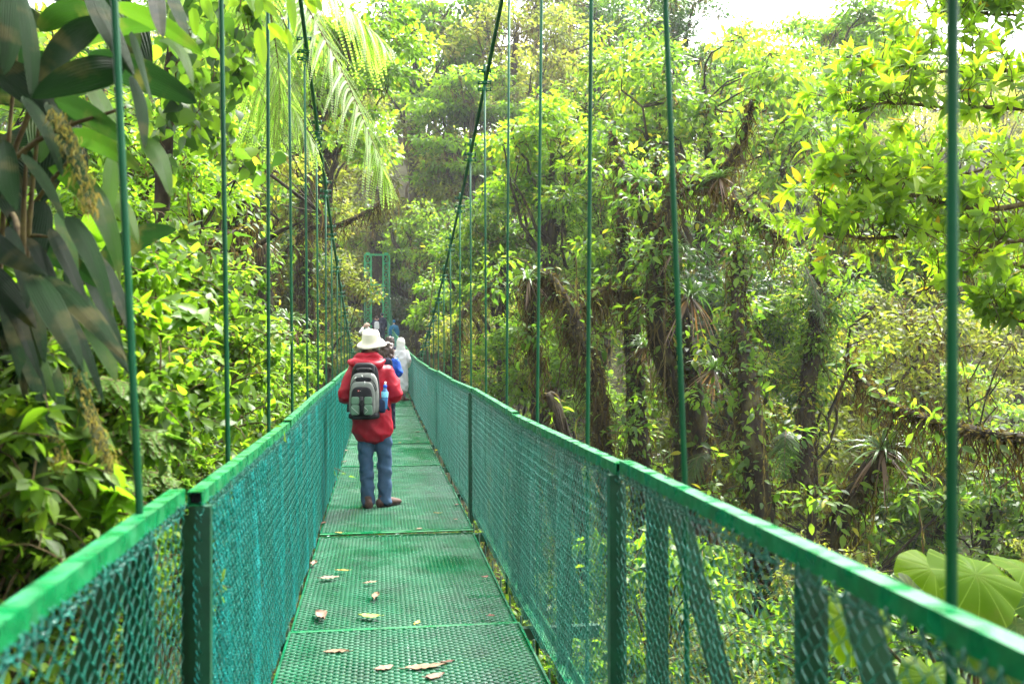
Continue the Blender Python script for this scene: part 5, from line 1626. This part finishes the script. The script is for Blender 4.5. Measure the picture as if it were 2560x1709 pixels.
# ---- the hiker in the red jacket
hp = at(926, 1262, 9.25)
MZ = float(prof(hp.y)) + .008
ARM_M = [[(-.165, 0, 1.385), (-.245, -.03, 1.12), (-.13, .24, 1.10)], [(.165, 0, 1.385), (.25, -.03, 1.13), (.14, .24, 1.10)]]
LEG_M = [[(-.055, 0, .93), (-.045, .015, .50), (-.020, -.03, .09)], [(.125, 0, .93), (.140, .02, .50), (.145, 0, .09)]]
man, J = person('hiker in red hooded jacket and cream brimmed hat walking away along the bridge', (hp.x, hp.y, MZ), 1.74, -.03, LEG_M, ARM_M)
trousers(man, J, JEAN, .045, 4, .93, .93)
shoe(man, (-.020, -.03, 0), -6, BROWNS); shoe(man, (.150, 0, 0), 52, BROWNS, 1.02)
coat(man, ARM_M, RED, .745, .212, 5, 1.03, amp=.010)
g = Geo(); loft(g, [(-.02, -.0, 1.46), (0, .0, 1.50), (.0, .0, 1.54)], [.10, .082, .074], [.09, .08, .076]); loft(g, [(.04, -.07, 1.53), (.085, -.04, 1.49), (.105, .0, 1.45)], .022); remesh(g, 'neck_scarf', NAVY, man, .008, 3)
g = Geo()                                                        # hood lying on the back
loft(g, [(-.205, -.05, 1.475), (-.14, -.115, 1.455), (-.04, -.15, 1.44), (.07, -.135, 1.44), (.135, -.07, 1.475)], [.030, .055, .062, .058, .030], [.035, .055, .065, .055, .03], 16, (0, 0, 1))
loft(g, [(-.15, -.03, 1.50), (-.06, -.085, 1.525), (.05, -.085, 1.52), (.11, -.03, 1.505)], [.035, .045, .045, .03], None, 14, (0, 0, 1))
remesh(g, 'hood', RED, man, .009, 3, folds(.009, .8, 11))
# hat: drooping brim, tall soft crown tipped back
g = Geo(); n, th = 48, np.linspace(0, 2 * PI, 48, endpoint=False)
prof_h = [(.150, -.022), (.152, -.016), (.125, -.004), (.104, .010), (.096, .03), (.092, .06), (.086, .098), (.080, .112), (.066, .118), (.03, .117), (.002, .115)]
rings = []
for k, (r, z) in enumerate(prof_h):
    sag = -.016 * np.cos(2 * th) - .008 * np.sin(3 * th + .6) if r > .11 else .004 * np.sin(3 * th + k)
    rings.append(np.stack([r * np.cos(th) * (1 + .03 * np.cos(2 * th)), r * np.sin(th) * 1.12, z + sag * (1 if r > .11 else .7)], -1))
V = np.concatenate(rings); i = np.arange(len(rings) - 1)[:, None] * n; j = np.arange(n)[None]; jn = (j + 1) % n
g.add(V, np.stack([i + j, i + jn, i + n + jn, i + n + j], -1).reshape(-1, 4))
under = rings[2] * np.array([1, 1, 1]) + [0, 0, -.004]; V2 = np.concatenate([rings[0] + [0, 0, -.003], under, rings[4] * np.array([.96, .96, 0]) + [0, 0, .012]]); i = np.arange(2)[:, None] * n
g.add(V2, np.stack([i + j, i + n + j, i + n + jn, i + jn], -1).reshape(-1, 4))
hat = g.build('hat', HATM, man, True, False); hat.scale = (.95,) * 3; hat.location = (.012, .0, 1.668); hat.rotation_euler = (math.radians(20), math.radians(-4), 0)
g = Geo(); tube(g, [(.080, -.045, .078), (.0835, -.05, .078)], .006, 10); g.build('eyelet', BUCK, hat, True, False); 
g = Geo()
for s in (-1, 1): loft(g, [(s * .07, .0, 1.56), (s * .074, -.05, 1.585), (s * .03, -.085, 1.60)], .018)
loft(g, [(-.05, -.06, 1.60), (.05, -.06, 1.60)], .035); remesh(g, 'hair', HAIRB, man, .008, 2)

# ---- his backpack
bp = thing('backpack', man.location, 'light grey and sage backpack with black trim on the back of the red jacket', 'backpack'); bp.scale = Vector(man.scale) * .95; bp.rotation_euler = man.rotation_euler
bp.location = man.location + Vector((-.055, -.235, 1.165))
def bpp(name, mat, fn, parent=None):
    g = Geo(); fn(g); return g.build(name, mat, parent or bp, True, False)
bpp('main_body', GREYN, lambda g: sbox(g, (0, -.01, -.02), (.33, .20, .46), .5, .18))
bpp('back_panel', BLK, lambda g: (sbox(g, (0.005, .055, .03), (.345, .11, .55), .45, .22), sbox(g, (0, .03, .235), (.23, .12, .15), .5, .1)))
bpp('base_panel', BLK, lambda g: sbox(g, (0, -.012, -.235), (.318, .21, .075), .5))
fp = bpp('front_pocket', GREYN, lambda g: sbox(g, (-.015, -.095, -.06), (.275, .085, .36), .5, .14))
bpp('pocket_panel', BLK, lambda g: sbox(g, (-.02, -.118, -.085), (.235, .065, .31), .5, .12), fp)
for x in (-.085, .045):
    bpp('upper_flap', SAGE, lambda g: sbox(g, (x, -.146, -.072), (.082, .028, .078), .4), fp)
    bpp('lower_pouch', SAGE, lambda g: sbox(g, (x, -.146, -.166), (.088, .034, .104), .4), fp)
    bpp('pouch_piping', PIPE, lambda g: (tube(g, [(x - .038, -.165, -.135), (x, -.168, -.17), (x + .038 * (1 if x < 0 else -1), -.165, -.205)], .0022, 5)), fp)
bpp('centre_strap', BLK, lambda g: bar(g, (-.02, -.168, -.03), (-.02, -.172, -.215), .036, .006, up=(0, 1, 0)), fp)
bpp('buckle', BUCK, lambda g: (sbox(g, (-.02, -.176, -.075), (.034, .014, .034), .4), sbox(g, (-.02, -.176, -.105), (.028, .012, .02), .4)), fp)
bpp('emblem_patch', REDP, lambda g: (box(g, (-.052, -.1505, .028), (.017, .004, .015))), fp)
bpp('emblem_mark', WHITEC, lambda g: (box(g, (-.052, -.153, .028), (.0032, .002, .010)), box(g, (-.052, -.1532, .028), (.010, .002, .0032)), box(g, (-.034, -.151, .026), (.009, .002, .004))), fp)
def zips(g):
    for k, r in enumerate((.135, .125)):
        a = np.linspace(.12, PI - .12, 22); tube(g, np.stack([r * np.cos(a) - .005, np.full(22, -.09 - .012 * k), .02 + (.175 - .045 * k) * np.sin(a) ** .7 - .03], -1), .0035, 5)
bpp('zip', BUCK, zips)
bpp('zip_pull', PIPE, lambda g: [tube(g, [(x, -.115, z), (x + dx, -.125, z - .03 + abs(dx))], .005, 6) for x, z, dx in ((-.075, .165, -.02), (-.02, .185, .012), (.01, .125, 0), (.085, -.11, .004), (.035, -.155, 0))])
bpp('top_patch', BLK, lambda g: sbox(g, (-.005, -.082, .14), (.16, .03, .045), .4))
bpp('grab_handle', BLK, lambda g: (tube(g, spline([(-.075, -.035, .225), (-.06, -.06, .245), (.06, -.06, .245), (.075, -.035, .225)], 14), .011, 8)))
def sstrap(g):
    for s in (-1, 1):
        P = spline([(s * .06, .05, .26), (s * .09, .10, .315), (s * .13, .20, .31), (s * .15, .34, .22), (s * .15, .38, .05), (s * .165, .24, -.14), (s * .16, .08, -.20)], 26)
        for p, q in zip(P[:-1], P[1:]): bar(g, p, q, .05, .012, up=(0, 0, 1) if abs((q - p)[2]) < abs((q - p)[1]) else (0, 1, 0))
bpp('shoulder_strap', BLK, sstrap)
bpp('side_pocket', POCK, lambda g: sbox(g, (.185, -.0, -.135), (.075, .10, .15), .5, -.05))
bpp('loose_strap', BLK, lambda g: (bar(g, (.20, .06, -.09), (.255, .06, -.19), .022, .005, up=(0, 1, 0))))
bt = thing('water_bottle', bp.location + Vector((.19, -.018, -.16)), 'clear blue water bottle standing in the side pocket of the backpack', 'bottle'); bt.rotation_euler = (0, math.radians(3), 0)
def lathe(g, pr, seg=18):
    th = np.arange(seg) * 2 * PI / seg; V = np.concatenate([np.stack([r * np.cos(th), r * np.sin(th), np.full(seg, z)], -1) for r, z in pr]); i = np.arange(len(pr) - 1)[:, None] * seg; j = np.arange(seg)[None]; jn = (j + 1) % seg
    g.add(V, np.stack([i + j, i + jn, i + seg + jn, i + seg + j], -1).reshape(-1, 4))
g = Geo(); lathe(g, [(.001, 0), (.030, 0), (.033, .008), (.033, .10), (.030, .12), (.033, .14), (.031, .165), (.016, .20), (.014, .215), (.001, .216)]); g.build('bottle_body', BOTM, bt, True, False)
g = Geo(); lathe(g, [(.0335, .115), (.0345, .12), (.0345, .165), (.033, .17)]); g.build('paper_label', LABELM, bt, True, False)
g = Geo(); lathe(g, [(.017, .205), (.019, .207), (.019, .232), (.012, .238), (.001, .239)]); g.build('cap', CAPM, bt, True, False)
g = Geo(); lathe(g, [(.009, .236), (.0115, .24), (.011, .262), (.006, .268), (.001, .268)]); g.build('spout', WHITEC, bt, True, False)

# ---- walker in the white hooded poncho
p = at(1004, 998, 24.6); z = float(prof(p.y)) + .01
pon, J = person('walker in a long white hooded rain poncho and grey leggings', (p.x - .02, p.y, z), 1.66, -.12, None, 'front', .09, .014)
trousers(pon, J, GREYL, .05, 7, .98, .72)
shoe(pon, (-.085, .06, 0), -10, BROWNS); shoe(pon, (.095, -.02, 0), 40, BROWNS)
g = Geo()
loft(g, [(.0, 0, .30), (.01, 0, .55), (.0, 0, .95), (0, 0, 1.25), (0, -.01, 1.40), (0, 0, 1.50)], [.205, .21, .205, .20, .185, .09], [.20, .20, .18, .17, .14, .09], 24)
for s in (-1, 1): loft(g, [(s * .16, 0, 1.38), (s * .215, -.02, 1.15), (s * .17, .12, .98)], [.08, .085, .09])
remesh(g, 'poncho', PONCHO, pon, .012, 4, folds(.010, .55, 21))
g = Geo(); ell(g, (0, -.005, 1.655), (.128, .14, .145)); loft(g, [(0, -.02, 1.45), (0, -.03, 1.55), (0, -.02, 1.63)], [.14, .12, .125], [.12, .11, .12]); remesh(g, 'poncho_hood', PONCHO, pon, .010, 3, folds(.006, .7, 22))

# ---- woman with long curly hair between them
def curls(root, mat, c, r, n=60, seed=0, long=.35, voxel=.010):
    rg = np.random.default_rng(seed); g = Geo()
    ell(g, c, (r, r * 1.1, r * 1.15))
    for _ in range(n):
        a = rg.uniform(-PI, 0.0); b = np.array(c) + np.array([math.cos(a) * r, math.sin(a) * r, rg.uniform(-.2, .8) * r])
        l = rg.uniform(.6, 1.0) * long; t = np.linspace(0, 1, 9)
        P = b + np.stack([math.cos(a) * .05 * t + .018 * np.sin(t * 14 + a * 3), math.sin(a) * .05 * t + .018 * np.cos(t * 14 + a * 2), -l * t], -1)
        loft(g, P, np.linspace(.020, .008, 9), None, 6)
    return remesh(g, 'hair', mat, root, voxel, 1)


def walker(label, px, py, d, h, jm, tm, hairm, hair='short', arms='front', rz=0.0, seed=1, lng=.3, bag=None):
    p = at(px, py, d); z = float(prof(p.y)) + .01
    r, J = person(label, (p.x, p.y, z), h, rz, None, arms, .09, .014)
    trousers(r, J, tm, .05, seed); shoe(r, (-.09, .0, 0), -8, BROWNS); shoe(r, (.09, -.0, 0), 12, BROWNS)
    coat(r, arms, jm, .82, .20, seed + 1, .95)
    if hair == 'short':
        g = Geo(); ell(g, (0, -.012, 1.668), (.086, .098, .105)); remesh(g, 'hair', hairm, r, .010, 2, folds(.005, 2, seed))
    elif hair: curls(r, hairm, (0, -.015, 1.66), .098, 46, seed, lng)
    return r


wom = walker('woman with long curly brown hair and blue jacket half hidden behind the hiker', 968, 1050, 17.5, 1.66, BLUEJ, NAVY, HAIRB, 'long', 'front', -.1, 31, .36)
dp = thing('daypack', wom.location + Vector((-.03, -.19, 1.15)), 'dark daypack on the back of the curly-haired woman', 'backpack')
g = Geo(); sbox(g, (0, 0, 0), (.30, .17, .44), .5, .15); g.build('main_body', NAVY, dp, True, False); g = Geo(); sbox(g, (0, -.085, -.07), (.22, .06, .2), .5); g.build('front_pocket', BLK, dp, True, False)
walker('walker with dark brown hair just left of the white poncho hood', 974, 1000, 27.5, 1.66, NAVY, NAVY, HAIRB, 'long', 'front', .1, 41, .2)
w4 = walker('walker with pinkish blond curls holding something up near the far end', 917, 860, 44, 1.72, WHITEC, NAVY, HAIRP, 'long', 'up', .3, 51, .1)
w5 = walker('dark-haired walker in navy sleeves with a white pack near the tower', 942, 840, 54, 1.8, NAVY, JEAN, HAIRB, 'short', 'up', 0, 61)
g = Geo(); sbox(g, (0, 0, 0), (.30, .16, .46), .5, .1); wp = thing('white_pack', w5.location + Vector((0, -.2, 1.25)), 'small white pack on the dark-haired walker near the tower', 'backpack'); g.build('main_body', WHITEC, wp, True, False)
g = Geo()
for s in (-1, 1): bar(g, (s * .1, .02, .22), (s * .1, .24, .22), .04, .01)
g.build('shoulder_strap', GREYL, wp, False, False)
walker('walker in dark navy coat standing in the tower opening', 956, 815, 60, 1.8, NAVY, NAVY, NAVY, 'short', 'down', 0, 71)
wb = walker('walker in turquoise jacket beside the right railing near the tower', 985, 840, 50, 1.72, CYANJ, NAVY, CYANJ, 'short', 'down', 0, 81)
# ------------------------------------------------------------------ fallen leaves on the walkway (photo positions)
LIT = [noise_mat('dry_leaf_tan', [(.3, (.10, .06, .032)), (.7, (.26, .17, .10))], 30, .7, .3, .5, dist=.004), noise_mat('dry_leaf_brown', [(.3, (.05, .022, .012)), (.7, (.20, .085, .05))], 30, .7, .3, .5, dist=.004),
       noise_mat('dry_leaf_yellow', [(.3, (.30, .20, .03)), (.7, (.48, .36, .06))], 30, .6, .3, .4, dist=.004), noise_mat('dry_leaf_pink', [(.3, (.15, .08, .055)), (.7, (.29, .18, .13))], 30, .7, .3, .5, dist=.004),
       noise_mat('fresh_leaf_green', [(.3, (.16, .26, .02)), (.7, (.34, .42, .05))], 30, .5, .4, .4, dist=.004)]
LL = [((785, 1418), .085, .055, 90, 3, 'small pinkish leaf curled against the left railing foot'), ((824, 1453), .155, .055, 10, 3, 'large pinkish dry leaf lying near the left edge of the floor'), ((855, 1435), .12, .022, 175, 2, 'narrow yellow leaf above the large pinkish one'), ((927, 1465), .11, .03, 15, 0, 'slender tan leaf in mid floor pointing across'),
      ((940, 1501), .105, .055, 80, 0, 'pale oval leaf standing lengthwise in mid floor'), ((801, 1550), .13, .085, 130, 3, 'broad pinkish leaf with dark midrib by the nearest seam'), ((923, 1550), .16, .05, 170, 4, 'yellow-green torn leaf beside the nearest seam'), ((1043, 1568), .06, .03, 50, 2, 'small curled yellow leaf right on the nearest seam'),
      ((840, 1642), .16, .035, 178, 0, 'long whitish leaf at the bottom left of the floor'), ((962, 1682), .11, .05, 20, 3, 'greyish pink leaf at the bottom middle'), ((1065, 1680), .25, .045, 8, 0, 'long tan crumpled leaf strip at the bottom right'), ((1120, 1666), .09, .02, 10, 1, 'dark brown leaf tip beside the tan strip'),
      ((1088, 1703), .12, .04, 15, 3, 'pinkish leaf cut by the bottom edge'), ((1228, 1550), .06, .03, 0, 1, 'small brown leaf near the right edge before the seam'), ((1214, 1451), .06, .03, 20, 1, 'dark curled leaf at the right floor edge'), ((1093, 1289), .085, .015, 175, 2, 'thin pale yellow leaf right of the hiker'), ((1140, 1305), .05, .025, 10, 1, 'dark brown leaf by the right edge beside the hiker'),
      ((1049, 1329), .07, .03, 20, 0, 'tan leaf on the second seam'), ((846, 1339), .08, .025, 170, 2, 'yellowish leaf on the seam left of centre'), ((809, 1315), .06, .04, 60, 1, 'russet leaf against the left floor edge'), ((832, 1201), .05, .03, 30, 1, 'brown leaf at the left edge behind the hiker'), ((866, 1131), .08, .04, 20, 3, 'pinkish leaf left of the hiker ahead of his feet'),
      ((862, 1159), .07, .04, 10, 1, 'reddish brown leaf left of the hiker'), ((1046, 1108), .07, .03, 0, 1, 'brown leaf far right ahead of the hiker'), ((1045, 1083), .08, .04, 20, 1, 'double brown leaf near the right railing ahead'), ((1000, 1110), .06, .02, 10, 2, 'yellow leaf ahead right of the hiker'), ((1143, 1268), .06, .03, 30, 1, 'brown leaf below the right railing post'), ((1165, 1240), .05, .03, 60, 1, 'russet leaf lodged at the right floor edge')]
rg = np.random.default_rng(5)
for (px, py), l, w, rot, mi, lab in LL:
    d = FPX * 1.75 / (py - 832)
    for _ in range(3):
        p = at(px, py, d); d *= (1.75 - float(prof(p.y))) / max(.1, (1.75 - p.z))
    p = at(px, py, d)
    l *= .85; w *= .85
    rows, cols = 12, 5
    t = np.linspace(0, 1, rows)[:, None]; c = np.linspace(-1, 1, cols)[None]
    ww = (np.sin(PI * np.clip(t, .02, .98) ** .85) ** .8) * w / 2 * (1 + .14 * rg.normal(size=(rows, 1)))
    x = (t - .5) * l * np.ones_like(c); y = ww * c + .12 * w * np.sin(t * 4 + rg.random() * 3)
    k = rg.uniform(.3, 1.0)
    z = .012 + k * .30 * w * c ** 2 + .10 * l * (t - .5) ** 2 * rg.uniform(-.3, 1) + rg.normal(size=(rows, cols)) * .0018
    a = math.radians(rot); X = x * math.cos(a) - y * math.sin(a); Y = x * math.sin(a) * 1.6 + y * math.cos(a) * 1.6
    V = np.stack([X, Y, z * np.ones_like(X)], -1).reshape(-1, 3)
    i = np.arange(rows - 1)[:, None] * cols; j = np.arange(cols - 1)[None]
    g = Geo(); g.add(V, np.stack([i + j, i + j + 1, i + cols + j + 1, i + cols + j], -1).reshape(-1, 4))
    tube(g, [(X[0, 2], Y[0, 2], .014), (X[0, 2] - .18 * l * math.cos(a), Y[0, 2] - .18 * l * math.sin(a), .02)], .0015, 4)
    o = g.build('fallen_leaf', LIT[mi], None); o.location = (p.x, p.y, float(prof(p.y)) + .017)
    tag(o, lab, 'leaf')
# ------------------------------------------------------------------ misty air
m, nt, N, L, out = nmat('misty_air')
v = N.new('ShaderNodeVolumePrincipled'); v.inputs['Color'].default_value = (.93, .97, 1.0, 1); v.inputs['Density'].default_value = HAZE if 'HAZE' in globals() else .0004; v.inputs['Anisotropy'].default_value = .2
L.new(v.outputs[0], out.inputs['Volume'])
g = Geo(); box(g, (5, 75, 31), (400, 260, 150))
o = g.build('haze', m, None, False); tag(o, kind='stuff')
